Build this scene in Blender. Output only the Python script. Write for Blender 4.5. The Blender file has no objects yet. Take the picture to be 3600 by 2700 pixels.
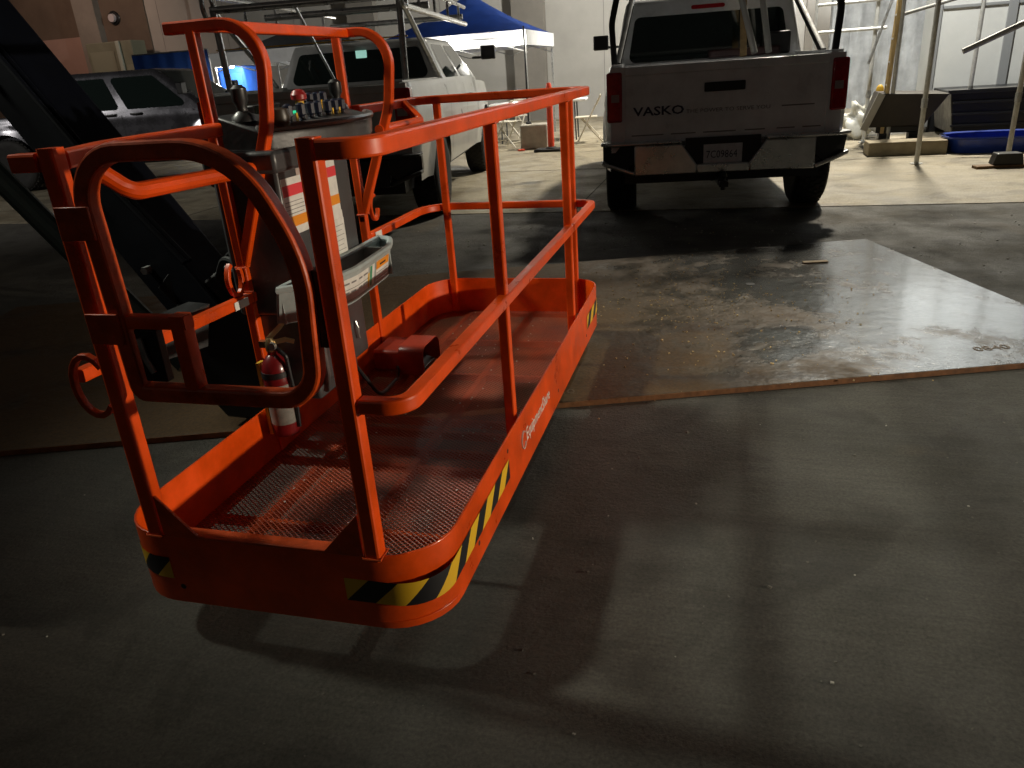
import bpy, bmesh, math, random
from mathutils import Vector, Matrix
R = math.radians
random.seed(7)
SC = bpy.context.scene
COL = SC.collection

# ------------------------------------------------------------------ camera
cam = bpy.data.cameras.new('camera')
cam.sensor_fit = 'HORIZONTAL'; cam.sensor_width = 36.0; cam.lens = 26.672
cam.clip_start = 0.05; cam.clip_end = 300
camo = bpy.data.objects.new('camera', cam); COL.objects.link(camo)
camo.location = (1.49143, -1.31617, 1.22147)
camo.rotation_euler = (R(67.43686), R(3.83126), R(14.87348))
SC.camera = camo

# ------------------------------------------------------------------ world, exposure
w = bpy.data.worlds.new('World'); SC.world = w; w.use_nodes = True
nt = w.node_tree; nt.nodes.clear()
o = nt.nodes.new('ShaderNodeOutputWorld'); b = nt.nodes.new('ShaderNodeBackground')
sky = nt.nodes.new('ShaderNodeTexSky'); sky.sky_type = 'NISHITA'; sky.sun_disc = False
sky.sun_elevation = R(-6); sky.sun_rotation = R(200)
b.inputs['Strength'].default_value = 0.12
nt.links.new(sky.outputs[0], b.inputs[0])
glow = nt.nodes.new('ShaderNodeBackground'); glow.inputs[0].default_value = (1, .90, .80, 1); glow.inputs[1].default_value = .014   # even warm ambient added to lift the dark near faces
ads = nt.nodes.new('ShaderNodeAddShader'); nt.links.new(b.outputs[0], ads.inputs[0]); nt.links.new(glow.outputs[0], ads.inputs[1]); nt.links.new(ads.outputs[0], o.inputs[0])
SC.view_settings.view_transform = 'Standard'; SC.view_settings.look = 'None'
SC.view_settings.exposure = 0.0; SC.view_settings.gamma = 1.0
SC.cycles.use_denoising = True
SC.cycles.transparent_max_bounces = 24

# ------------------------------------------------------------------ lamps: floods of the place and added fill lights
def lamp(name, kind, loc, energy, color=(1, 1, 1), target=None, size=0.1, cone=60, blend=.5):
    l = bpy.data.lights.new(name, kind); l.energy = energy; l.color = color
    if kind == 'AREA': l.size = size
    else: l.shadow_soft_size = size
    if kind == 'SPOT': l.spot_size = R(cone); l.spot_blend = blend
    ob = bpy.data.objects.new(name, l); COL.objects.link(ob); ob.location = loc
    if target: ob.rotation_euler = (Vector(target) - Vector(loc)).to_track_quat('-Z', 'Y').to_euler()
    return ob
lamp('yard_flood_lamp', 'SPOT', (4.6, 15.6, 11.0), 13000, (1.0, .92, .76), (3.2, 11.3, 0), .50, 68, .95)
lamp('side_flood_lamp', 'SPOT', (-7.3, .95, 8.2), 4900, (.96, .96, .80), (1.52, 1.55, 0), .52, 22, 1.0)
lamp('low_work_lamp', 'SPOT', (11.0, .55, 1.15), 2900, (1.0, .86, .66), (.45, 1.35, .80), .10, 26, .8)
lamp('scaffold_fill_light', 'SPOT', (3.1, 9.3, 5.2), 1300, (1.0, .99, .95), (4.3, 13.2, 2.3), .12, 85, .6)  # added spot that brightens the sheeting mirrored in the steel plate
lamp('left_fill_light', 'SPOT', (-12.5, -1.5, 5.2), 1500, (1.0, .95, .88), (-6.3, 9.0, .7), .15, 44, .7)  # unseen spot added to put highlights on the black vehicle
lamp('wall_fill_light', 'SPOT', (1.5, 14.6, 6.2), 3000, (1.0, .96, .88), (-2.0, 20.0, .8), .2, 125, .7)  # added wash to brighten the back wall
lamp('tower_fill_light', 'SPOT', (6.4, 15.6, 2.9), 7000, (.94, .98, 1.0), (6.0, 20.0, 5.0), .2, 100, .7)  # added spot on the tall wall, for its reflection in the plate
lamp('gable_lamp', 'SPOT', (-16.5, 15.6, 5.6), 380, (1.0, .66, .50), (-17.5, 20, 2.0), .15, 110, .8)
lamp('fill_light_behind', 'POINT', (-6.0, -13.0, 6.5), 45, (1.0, .84, .66), None, .15)  # unseen fill added behind the camera for faces turned towards it

# ------------------------------------------------------------------ materials
MATS = {}
def mat(name, col, rough=.6, metal=0.0, noise=0.0, nscale=8.0, bump=0.0, bscale=60.0, coat=0.0, rvar=0.0, emit=None, spec=None, col2=None, alpha=None):
    if name in MATS: return MATS[name]
    m = bpy.data.materials.new(name); m.use_nodes = True
    t = m.node_tree; p = t.nodes['Principled BSDF']
    p.inputs['Base Color'].default_value = (*col, 1); p.inputs['Roughness'].default_value = rough
    p.inputs['Metallic'].default_value = metal; p.inputs['Coat Weight'].default_value = coat
    p.inputs['Coat Roughness'].default_value = .12
    if spec is not None: p.inputs['Specular IOR Level'].default_value = spec
    tc = t.nodes.new('ShaderNodeTexCoord')
    if noise or rvar or col2:
        n = t.nodes.new('ShaderNodeTexNoise'); n.inputs['Scale'].default_value = nscale
        n.inputs['Detail'].default_value = 8; n.inputs['Roughness'].default_value = .65
        t.links.new(tc.outputs['Object'], n.inputs['Vector'])
        r = t.nodes.new('ShaderNodeValToRGB'); r.color_ramp.elements[0].position = .35; r.color_ramp.elements[1].position = .68
        a = col2 if col2 else tuple(c * (1 - noise) for c in col)
        r.color_ramp.elements[0].color = (*a, 1)
        r.color_ramp.elements[1].color = (*[min(1, c * (1 + noise * .5)) for c in col], 1)
        t.links.new(n.outputs['Fac'], r.inputs[0]); t.links.new(r.outputs[0], p.inputs['Base Color'])
        if rvar:
            mr = t.nodes.new('ShaderNodeMapRange'); mr.inputs[1].default_value = .3; mr.inputs[2].default_value = .7
            mr.inputs[3].default_value = max(.03, rough - rvar); mr.inputs[4].default_value = min(1, rough + rvar)
            t.links.new(n.outputs['Fac'], mr.inputs[0]); t.links.new(mr.outputs[0], p.inputs['Roughness'])
    if bump:
        n2 = t.nodes.new('ShaderNodeTexNoise'); n2.inputs['Scale'].default_value = bscale; n2.inputs['Detail'].default_value = 4
        t.links.new(tc.outputs['Object'], n2.inputs['Vector'])
        bp = t.nodes.new('ShaderNodeBump'); bp.inputs['Strength'].default_value = bump; bp.inputs['Distance'].default_value = .01
        t.links.new(n2.outputs['Fac'], bp.inputs['Height']); t.links.new(bp.outputs[0], p.inputs['Normal'])
    if emit:
        p.inputs['Emission Color'].default_value = (*emit[0], 1); p.inputs['Emission Strength'].default_value = emit[1]
    MATS[name] = m
    return m

ORANGE = mat('orange_paint', (.76, .074, .002), .36, 0, .32, 5, .05, 40, .08, .12)
ORANGE_D = mat('worn_orange_paint', (.58, .068, .005), .42, 0, .45, 12, .12, 60, .04, .12)
BLACKP = mat('black_powder_coat', (.008, .0085, .010), .45, .0, .3, 9, .05, 60, .1, .12)
NAVY = mat('dark_blue_grey_paint', (.0015, .0024, .006), .7, 0, .4, 4, .05, 30, 0, .1, None, .1)
GREYPL = mat('grey_plastic', (.36, .41, .41), .42, 0, .2, 10, .05, 80)
DGREYPL = mat('dark_grey_plastic', (.055, .055, .058), .38, 0, .3, 12, .06, 70, .15, .1)
MIDGREY = mat('mid_grey_plastic', (.12, .115, .115), .33, 0, .3, 10, .06, 70, .2, .1)
RUBBER = mat('tyre_rubber', (.017, .016, .015), .75, 0, .5, 14, .3, 50)
WHITEV = mat('white_vehicle_paint', (.74, .76, .79), .32, 0, .18, 3, .0, 30, .5, .1)
SILVERV = mat('pale_grey_vehicle_paint', (.50, .51, .50), .34, 0, .22, 3, .0, 30, .5, .1)
BLACKV = mat('black_vehicle_paint', (.10, .10, .115), .26, .6, .3, 3, .0, 30, .8, .06)
GLASS = mat('dark_glass', (.010, .018, .016), .05, 0, 0, 1, 0, 1, 0, 0, None, .8)
CHROME = mat('chrome', (.78, .77, .75), .30, 1.0, .2, 6, .03, 20, 0, .08)
STEEL = mat('galvanised_tube', (.48, .49, .48), .38, .75, .3, 25, .05, 60, 0, .12)
ALU = mat('aluminium_tube', (.55, .55, .54), .32, .9, .25, 12, .03, 60, 0, .1)
REDL = mat('red_lens', (.42, .008, .014), .12, 0, .3, 30, 0, 1, .8)
REDP = mat('red_extinguisher_paint', (.15, .006, .008), .3, 0, .2, 10, 0, 1, .4)
LABELW = mat('white_label', (.74, .73, .69), .45, 0, .12, 30)
LABELO = mat('orange_label', (.80, .28, .02), .45)
LABELR = mat('red_label', (.70, .05, .06), .45)
LABELG = mat('green_label', (.05, .30, .16), .45)
INK = mat('black_ink', (.02, .02, .022), .6)
INKG = mat('grey_ink', (.20, .19, .19), .6)
INKB = mat('navy_ink', (.02, .025, .06), .5)
YELLOWP = mat('yellow_paint', (.72, .42, .03), .5, 0, .2, 20)
BRASS = mat('brass', (.40, .30, .16), .35, .9)
CONC = mat('cast_concrete', (.42, .39, .33), .8, 0, .2, 6, .2, 40)
FABB = mat('blue_canopy_fabric', (.012, .065, .34), .7, 0, .25, 3, .2, 8)
FABW = mat('white_canopy_fabric', (.72, .74, .76), .75, 0, .12, 4, .15, 10)
FABK = mat('black_canopy_fabric', (.055, .058, .062), .75, 0, .2, 4, .15, 10)
CHAIRM = mat('beige_painted_metal', (.66, .61, .50), .45, 0, .15, 10)
TABLEW = mat('white_plastic_top', (.78, .78, .75), .5, 0, .06, 6)
ORPL = mat('orange_plastic', (.86, .07, .02), .45, 0, .1, 10)
BLUEPL = mat('blue_plastic', (.010, .045, .34), .35, 0, .25, 5, .05, 20, .2)
TARP = mat('grey_tarpaulin', (.58, .60, .62), .55, 0, .28, 3, .5, 6, 0, .1)
WOOD = mat('raw_timber', (.42, .29, .14), .7, 0, .35, 14, .2, 50)
WOODD = mat('old_plank', (.20, .12, .06), .75, 0, .4, 14, .2, 50)
HOPPER = mat('brown_grey_sheet', (.040, .032, .024), .55, .1, .3, 3, .1, 14)
BULB = mat('lit_bulb', (1, 1, 1), .5, emit=((1.0, .97, .88), 60))
LEDG = mat('green_led', (0, .2, .1), .5, emit=((.05, 1.0, .45), .7))
LEDY = mat('yellow_led', (.2, .2, 0), .5, emit=((.9, .9, .10), .7))

def stripes_mat():
    m = bpy.data.materials.new('hazard_stripes'); m.use_nodes = True; t = m.node_tree; p = t.nodes['Principled BSDF']
    uv = t.nodes.new('ShaderNodeUVMap'); s = t.nodes.new('ShaderNodeSeparateXYZ'); t.links.new(uv.outputs[0], s.inputs[0])
    ad = t.nodes.new('ShaderNodeMath'); ad.operation = 'MULTIPLY_ADD'; ad.inputs[1].default_value = -1.0
    t.links.new(s.outputs[1], ad.inputs[0]); t.links.new(s.outputs[0], ad.inputs[2])
    d = t.nodes.new('ShaderNodeMath'); d.operation = 'DIVIDE'; d.inputs[1].default_value = .150; t.links.new(ad.outputs[0], d.inputs[0])
    f = t.nodes.new('ShaderNodeMath'); f.operation = 'FRACT'; t.links.new(d.outputs[0], f.inputs[0])
    g = t.nodes.new('ShaderNodeMath'); g.operation = 'GREATER_THAN'; g.inputs[1].default_value = .5; t.links.new(f.outputs[0], g.inputs[0])
    mx = t.nodes.new('ShaderNodeMix'); mx.data_type = 'RGBA'
    mx.inputs['A'].default_value = (.72, .43, .02, 1); mx.inputs['B'].default_value = (.012, .012, .014, 1)
    t.links.new(g.outputs[0], mx.inputs['Factor']); t.links.new(mx.outputs['Result'], p.inputs['Base Color'])
    p.inputs['Roughness'].default_value = .45
    return m
HAZ = stripes_mat()

def mesh_floor_mat():
    """perforated anti-slip deck: rows of small diamond openings with raised lips"""
    m = bpy.data.materials.new('perforated_deck'); m.use_nodes = True; t = m.node_tree; N = t.nodes; Lk = t.links; p = N['Principled BSDF']
    tc = N.new('ShaderNodeTexCoord'); s = N.new('ShaderNodeSeparateXYZ'); Lk.new(tc.outputs['Object'], s.inputs[0])
    def M(op, a, b_=None, c=None):
        n = N.new('ShaderNodeMath'); n.operation = op
        for i, v in enumerate((a, b_, c)):
            if v is None: continue
            if isinstance(v, (int, float)): n.inputs[i].default_value = v
            else: Lk.new(v, n.inputs[i])
        return n.outputs[0]
    u = M('DIVIDE', s.outputs[0], .021); v = M('DIVIDE', s.outputs[1], .0155)
    a = M('PINGPONG', M('ADD', u, v), .5); c = M('PINGPONG', M('SUBTRACT', u, v), .5)
    h = M('MINIMUM', a, c)                       # 0 on strands, .5 in the opening
    hole = M('GREATER_THAN', h, .125)
    bp = N.new('ShaderNodeBump'); bp.inputs['Strength'].default_value = .9; bp.inputs['Distance'].default_value = .011; bp.invert = True
    Lk.new(h, bp.inputs['Height']); Lk.new(bp.outputs[0], p.inputs['Normal'])
    n = N.new('ShaderNodeTexNoise'); n.inputs['Scale'].default_value = 4; n.inputs['Detail'].default_value = 8; Lk.new(tc.outputs['Object'], n.inputs['Vector'])
    r = N.new('ShaderNodeValToRGB'); r.color_ramp.elements[0].position = .35; r.color_ramp.elements[1].position = .7
    r.color_ramp.elements[0].color = (.17, .026, .010, 1); r.color_ramp.elements[1].color = (.50, .068, .010, 1)
    Lk.new(n.outputs['Fac'], r.inputs[0]); Lk.new(r.outputs[0], p.inputs['Base Color'])
    p.inputs['Roughness'].default_value = .36; p.inputs['Specular IOR Level'].default_value = .4
    tr = N.new('ShaderNodeBsdfTransparent'); mx = N.new('ShaderNodeMixShader')
    Lk.new(hole, mx.inputs[0]); Lk.new(p.outputs[0], mx.inputs[1]); Lk.new(tr.outputs[0], mx.inputs[2])
    Lk.new(mx.outputs[0], N['Material Output'].inputs['Surface'])
    return m
DECK = mesh_floor_mat()

def ground_mat(name, c1, c2, c3, rough, patch=.6, grit=.35, bscale=150):
    m = bpy.data.materials.new(name); m.use_nodes = True; t = m.node_tree; N = t.nodes; Lk = t.links; p = N['Principled BSDF']
    tc = N.new('ShaderNodeTexCoord')
    def noise(sc, det=8, rg=.6, vec=None, dist=0):
        n = N.new('ShaderNodeTexNoise'); n.inputs['Scale'].default_value = sc; n.inputs['Detail'].default_value = det
        n.inputs['Roughness'].default_value = rg; n.inputs['Distortion'].default_value = dist
        Lk.new(vec or tc.outputs['Object'], n.inputs['Vector']); return n.outputs['Fac']
    def ramp(f, a, b_, p0, p1):
        r = N.new('ShaderNodeValToRGB'); r.color_ramp.elements[0].position = p0; r.color_ramp.elements[1].position = p1
        r.color_ramp.elements[0].color = (*a, 1); r.color_ramp.elements[1].color = (*b_, 1); Lk.new(f, r.inputs[0]); return r.outputs[0]
    def mix(f, a, b_, typ='MIX', fac=None):
        x = N.new('ShaderNodeMix'); x.data_type = 'RGBA'; x.blend_type = typ
        if f is not None: Lk.new(f, x.inputs['Factor'])
        else: x.inputs['Factor'].default_value = fac
        Lk.new(a, x.inputs['A']); Lk.new(b_, x.inputs['B']); return x.outputs['Result']
    base = ramp(noise(1.3, 10, .62, None, .6), c1, c2, .36, .66)
    msk = ramp(noise(.55, 6, .6, None, 1.0), (0, 0, 0), (1, 1, 1), patch, patch + .14)
    rgb = N.new('ShaderNodeRGB'); rgb.outputs[0].default_value = (*c3, 1)
    x = mix(msk, base, rgb.outputs[0])
    gr = ramp(noise(bscale * .8, 4, .75), (.45, .45, .45), (1.5, 1.48, 1.42), .32, .70)
    x = mix(None, x, gr, 'MULTIPLY', .8)
    # fine scratches and drag marks along one way
    mp = N.new('ShaderNodeMapping'); mp.inputs['Rotation'].default_value = (0, 0, .5); mp.inputs['Scale'].default_value = (1, 14, 1); Lk.new(tc.outputs['Object'], mp.inputs['Vector'])
    st = ramp(noise(3, 6, .6, mp.outputs[0]), (.78, .78, .78), (1.15, 1.14, 1.12), .35, .7)
    x = mix(None, x, st, 'MULTIPLY', .7)
    stn = ramp(noise(1.7, 5, .55, None, 1.4), (.50, .49, .47), (1, 1, 1), .40, .47)
    x = mix(None, x, stn, 'MULTIPLY', .55)
    mp2 = N.new('ShaderNodeMapping'); mp2.inputs['Rotation'].default_value = (0, 0, -.35); Lk.new(tc.outputs['Object'], mp2.inputs['Vector'])
    wv = N.new('ShaderNodeTexWave'); wv.inputs['Scale'].default_value = .16; wv.inputs['Distortion'].default_value = 1.2; wv.inputs['Detail'].default_value = 3; wv.inputs['Detail Scale'].default_value = .6; Lk.new(mp2.outputs[0], wv.inputs['Vector'])
    tyr = ramp(wv.outputs['Fac'], (1, 1, 1), (.66, .65, .64), .90, .985)
    x = mix(None, x, tyr, 'MULTIPLY', .6)
    Lk.new(x, p.inputs['Base Color'])
    rr = N.new('ShaderNodeMapRange'); rr.inputs[3].default_value = rough - .18; rr.inputs[4].default_value = min(1, rough + .15)
    rr.inputs[1].default_value = .35; rr.inputs[2].default_value = .65; Lk.new(noise(2.2, 6), rr.inputs[0]); Lk.new(rr.outputs[0], p.inputs['Roughness'])
    bp = N.new('ShaderNodeBump'); bp.inputs['Strength'].default_value = grit; bp.inputs['Distance'].default_value = .014
    Lk.new(noise(bscale * .55, 6, .75), bp.inputs['Height'])
    bp2 = N.new('ShaderNodeBump'); bp2.inputs['Strength'].default_value = .35; bp2.inputs['Distance'].default_value = .03
    Lk.new(noise(7, 5), bp2.inputs['Height']); Lk.new(bp.outputs[0], bp2.inputs['Normal']); Lk.new(bp2.outputs[0], p.inputs['Normal'])
    return m
ASPH = ground_mat('worn_asphalt', (.066, .064, .056), (.112, .106, .092), (.12, .096, .066), .74, .60, .85, 120)
CONCG = ground_mat('concrete_slab_surface', (.27, .235, .165), (.38, .335, .25), (.24, .17, .09), .62, .60, .25, 90)

def plate_mat():
    m = bpy.data.materials.new('rusty_steel_plate'); m.use_nodes = True; t = m.node_tree; N = t.nodes; Lk = t.links; p = N['Principled BSDF']
    tc = N.new('ShaderNodeTexCoord')
    def noise(sc, det=8, rg=.6, dist=0):
        n = N.new('ShaderNodeTexNoise'); n.inputs['Scale'].default_value = sc; n.inputs['Detail'].default_value = det
        n.inputs['Roughness'].default_value = rg; n.inputs['Distortion'].default_value = dist; Lk.new(tc.outputs['Object'], n.inputs['Vector']); return n.outputs['Fac']
    r = N.new('ShaderNodeValToRGB'); e = r.color_ramp.elements
    e[0].position = .34; e[0].color = (.150, .157, .160, 1); e[1].position = .60; e[1].color = (.082, .043, .010, 1)
    k = e.new(.46); k.color = (.064, .043, .020, 1)
    s = N.new('ShaderNodeSeparateXYZ'); Lk.new(tc.outputs['Object'], s.inputs[0])
    # soil carried on to the part of the plate nearer the basket
    mr = N.new('ShaderNodeMapRange'); mr.inputs[1].default_value = -2.3; mr.inputs[2].default_value = -.95; mr.inputs[3].default_value = .12; mr.inputs[4].default_value = -.16
    Lk.new(s.outputs[0], mr.inputs[0])
    ad = N.new('ShaderNodeMath'); ad.operation = 'ADD'; Lk.new(noise(1.9, 10, .70, .15), ad.inputs[0]); Lk.new(mr.outputs[0], ad.inputs[1])
    Lk.new(ad.outputs[0], r.inputs[0])
    g = N.new('ShaderNodeValToRGB'); g.color_ramp.elements[0].position = .3; g.color_ramp.elements[1].position = .7
    g.color_ramp.elements[0].color = (.5, .5, .5, 1); g.color_ramp.elements[1].color = (1.4, 1.36, 1.25, 1); Lk.new(noise(70, 4, .7), g.inputs[0])
    mx = N.new('ShaderNodeMix'); mx.data_type = 'RGBA'; mx.blend_type = 'MULTIPLY'; mx.inputs['Factor'].default_value = .9
    Lk.new(r.outputs[0], mx.inputs['A']); Lk.new(g.outputs[0], mx.inputs['B']); Lk.new(mx.outputs['Result'], p.inputs['Base Color'])
    rr = N.new('ShaderNodeMapRange'); rr.inputs[1].default_value = .38; rr.inputs[2].default_value = .6; rr.inputs[3].default_value = .20; rr.inputs[4].default_value = .72
    Lk.new(ad.outputs[0], rr.inputs[0]); Lk.new(rr.outputs[0], p.inputs['Roughness'])
    mt = N.new('ShaderNodeMapRange'); mt.inputs[1].default_value = .42; mt.inputs[2].default_value = .58; mt.inputs[3].default_value = .35; mt.inputs[4].default_value = 0
    Lk.new(ad.outputs[0], mt.inputs[0]); Lk.new(mt.outputs[0], p.inputs['Metallic'])
    ct = N.new('ShaderNodeMapRange'); ct.inputs[1].default_value = .36; ct.inputs[2].default_value = .50; ct.inputs[3].default_value = .6; ct.inputs[4].default_value = 0
    Lk.new(ad.outputs[0], ct.inputs[0]); Lk.new(ct.outputs[0], p.inputs['Coat Weight']); p.inputs['Coat Roughness'].default_value = .13
    bp = N.new('ShaderNodeBump'); bp.inputs['Strength'].default_value = .22; bp.inputs['Distance'].default_value = .008; Lk.new(noise(30, 6, .7), bp.inputs['Height'])
    b2 = N.new('ShaderNodeBump'); b2.inputs['Strength'].default_value = .5; b2.inputs['Distance'].default_value = .022; Lk.new(noise(5, 5, .6), b2.inputs['Height'])
    Lk.new(bp.outputs[0], b2.inputs['Normal']); Lk.new(b2.outputs[0], p.inputs['Normal'])
    return m
PLATE = plate_mat()
RUST = mat('rust_edge', (.20, .085, .030), .8, 0, .4, 20, .3, 60)

# ------------------------------------------------------------------ helpers
def link(name, bm, m, parent=None, smooth=True, bevel=0, ang=35):
    me = bpy.data.meshes.new(name); bmesh.ops.recalc_face_normals(bm, faces=bm.faces[:]); bm.to_mesh(me); bm.free()
    for x in (m if isinstance(m, (list, tuple)) else [m]): me.materials.append(x)
    if smooth:
        for f in me.polygons: f.use_smooth = True
        me.set_sharp_from_angle(angle=R(ang))
    ob = bpy.data.objects.new(name, me); COL.objects.link(ob)
    if parent: ob.parent = parent
    if bevel:
        md = ob.modifiers.new('b', 'BEVEL'); md.width = bevel; md.segments = 2; md.limit_method = 'ANGLE'; md.angle_limit = R(40)
    return ob
def tag(o, label=None, cat=None, group=None, kind=None):
    if label: o['label'] = label
    if cat: o['category'] = cat
    if group: o['group'] = group
    if kind: o['kind'] = kind
    return o
def empty(name, loc, rz=0, label=None, cat=None, group=None):
    o = bpy.data.objects.new(name, None); COL.objects.link(o); o.location = loc; o.rotation_euler = (0, 0, rz); o.empty_display_size = .2
    return tag(o, label, cat, group)
def copy_tree(o, parent=None):
    c = o.copy(); COL.objects.link(c)
    if parent: c.parent = parent
    for ch in o.children: copy_tree(ch, c)
    return c
def box(bm, c, s, rot=None, mi=0):
    r = bmesh.ops.create_cube(bm, size=1)['verts']
    M = Matrix.Translation(c) @ (rot.to_4x4() if rot else Matrix.Identity(4)) @ Matrix.Diagonal((*s, 1))
    bmesh.ops.transform(bm, matrix=M, verts=r)
    if mi:
        for f in {f for v in r for f in v.link_faces}: f.material_index = mi
    return r
def bx(bm, x0, x1, y0, y1, z0, z1, mi=0):
    return box(bm, ((x0 + x1) / 2, (y0 + y1) / 2, (z0 + z1) / 2), (abs(x1 - x0), abs(y1 - y0), abs(z1 - z0)), None, mi)
def fillet(pts, rad, seg=7, closed=False):
    P = [Vector(p) for p in pts]; n = len(P); out = []
    for i, p in enumerate(P):
        if not closed and i in (0, n - 1): out.append(p); continue
        a = P[i - 1] - p; b_ = P[(i + 1) % n] - p
        r = rad[i] if isinstance(rad, (list, tuple)) else rad
        if r <= 0: out.append(p); continue
        ang = a.angle(b_)
        if ang > math.pi - .02: out.append(p); continue
        d = min(r / math.tan(ang / 2), a.length * .49, b_.length * .49); rr = d * math.tan(ang / 2)
        an = a.normalized(); bn = b_.normalized()
        c = p + (an + bn).normalized() * (rr / math.sin(ang / 2))
        s = p + an * d - c; e = p + bn * d - c
        th = s.angle(e)
        for k in range(seg + 1):
            t_ = k / seg
            out.append(c + (s * math.sin((1 - t_) * th) + e * math.sin(t_ * th)) / math.sin(th))
    return out
def prof_round(r, n=10): return [(r * math.cos(2 * math.pi * k / n), r * math.sin(2 * math.pi * k / n)) for k in range(n)]
def prof_sq(sx, sy, c=None):
    c = c if c is not None else min(sx, sy) * .16; o = []
    for (qx, qy, a0) in ((1, 1, 0), (-1, 1, 90), (-1, -1, 180), (1, -1, 270)):
        for k in range(3):
            a = R(a0 + 45 * k); o.append((qx * (sx / 2 - c) + c * math.cos(a), qy * (sy / 2 - c) + c * math.sin(a)))
    return o
def sweep(bm, pts, prof, up=(0, 0, 1), closed=False, cap=True, mi=0):
    P = [Vector(p) for p in pts]; n = len(P); rings = []; U = Vector(up)
    for i, p in enumerate(P):
        if closed: t = (P[(i + 1) % n] - P[i - 1])
        else: t = P[min(i + 1, n - 1)] - P[max(i - 1, 0)]
        t.normalize()
        u = U - t * U.dot(t)
        if u.length < 1e-4: u = t.orthogonal()
        u.normalize(); v = t.cross(u)
        k = 1.0
        if 0 < i < n - 1 or closed:
            a = (P[i] - P[i - 1]).normalized(); b_ = (P[(i + 1) % n] - P[i]).normalized()
            k = 1 / max(.35, math.cos(a.angle(b_, 0) / 2))
        m_ = (P[(i + 1) % n] - P[i]).normalized() - (P[i] - P[i - 1]).normalized() if (0 < i < n - 1 or closed) else None
        ring = []
        for (q, s) in prof:
            d = v * q + u * s
            if m_ is not None and m_.length > 1e-4 and k > 1.001:
                mm = m_.normalized(); d = d + mm * d.dot(mm) * (k - 1)
            ring.append(bm.verts.new(p + d))
        rings.append(ring)
    L = len(prof)
    for i in range(n if closed else n - 1):
        a = rings[i]; b_ = rings[(i + 1) % n]
        for k in range(L):
            f = bm.faces.new((a[k], a[(k + 1) % L], b_[(k + 1) % L], b_[k])); f.material_index = mi
    if cap and not closed:
        bm.faces.new(rings[0][::-1]).material_index = mi; bm.faces.new(rings[-1]).material_index = mi
def rod(bm, a, b_, r, n=8, mi=0): sweep(bm, [a, b_], prof_round(r, n), (0.31, .2, 1), mi=mi)
def lathe(bm, prof, origin=(0, 0, 0), axis='Z', n=20, mi=0):
    rings = []; O = Vector(origin)
    for (r, h) in prof:
        ring = []
        for k in range(n):
            a = 2 * math.pi * k / n; c, s = r * math.cos(a), r * math.sin(a)
            v = {'Z': (c, s, h), 'X': (h, c, s), 'Y': (c, h, s)}[axis]
            ring.append(bm.verts.new(O + Vector(v)))
        rings.append(ring)
    for i in range(len(rings) - 1):
        for k in range(n):
            bm.faces.new((rings[i][k], rings[i][(k + 1) % n], rings[i + 1][(k + 1) % n], rings[i + 1][k])).material_index = mi
    bm.faces.new(rings[0][::-1]).material_index = mi; bm.faces.new(rings[-1]).material_index = mi
def prism(bm, poly, ext, mi=0):
    a = [bm.verts.new(p) for p in poly]; e = Vector(ext); b_ = [bm.verts.new(Vector(p) + e) for p in poly]
    bm.faces.new(a[::-1]).material_index = mi; bm.faces.new(b_).material_index = mi
    for i in range(len(a)): bm.faces.new((a[i], a[(i + 1) % len(a)], b_[(i + 1) % len(a)], b_[i])).material_index = mi
def text(name, s, size, m, parent, loc, xdir, ydir, extrude=.0008, sx=1.0, bold=0.0, align='LEFT'):
    cu = bpy.data.curves.new(name, 'FONT'); cu.body = s; cu.size = size; cu.extrude = extrude; cu.align_x = align; cu.offset = bold; cu.resolution_u = 2
    ob = bpy.data.objects.new(name, cu); COL.objects.link(ob)
    dg = bpy.context.evaluated_depsgraph_get(); me = bpy.data.meshes.new_from_object(ob.evaluated_get(dg))
    bpy.data.objects.remove(ob)
    X = Vector(xdir).normalized(); Y = Vector(ydir).normalized(); Z = X.cross(Y)
    M = Matrix(((X.x, Y.x, Z.x, loc[0]), (X.y, Y.y, Z.y, loc[1]), (X.z, Y.z, Z.z, loc[2]), (0, 0, 0, 1)))
    me.transform(M @ Matrix.Diagonal((sx, 1, 1, 1))); me.name = name; me.materials.clear(); me.materials.append(m)
    ob = bpy.data.objects.new(name, me); COL.objects.link(ob); ob.parent = parent
    return ob

GZ = -.12       # level of the yard
# ------------------------------------------------------------------ setting
bm = bmesh.new(); bmesh.ops.create_grid(bm, x_segments=8, y_segments=8, size=70)
tag(link('ground', bm, ASPH, None, False), kind='structure').location = (0, 0, GZ)
bm = bmesh.new(); bx(bm, -30, 30, 6.12, 22, GZ - .2, GZ + .006)
tag(link('concrete_apron', bm, CONCG, None, False), kind='structure')
bm = bmesh.new()
for xx in (-9.2, -4.6, .05, 5.0): bx(bm, xx, xx + .014, 6.13, 20, GZ + .006, GZ + .008)
for yy in (9.3, 12.6, 16.0): bx(bm, -20, 20, yy, yy + .014, GZ + .0065, GZ + .0085)
tag(link('slab_joints', bm, mat('joint_filler', (.10, .085, .06), .9), None, False), kind='structure')

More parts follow.
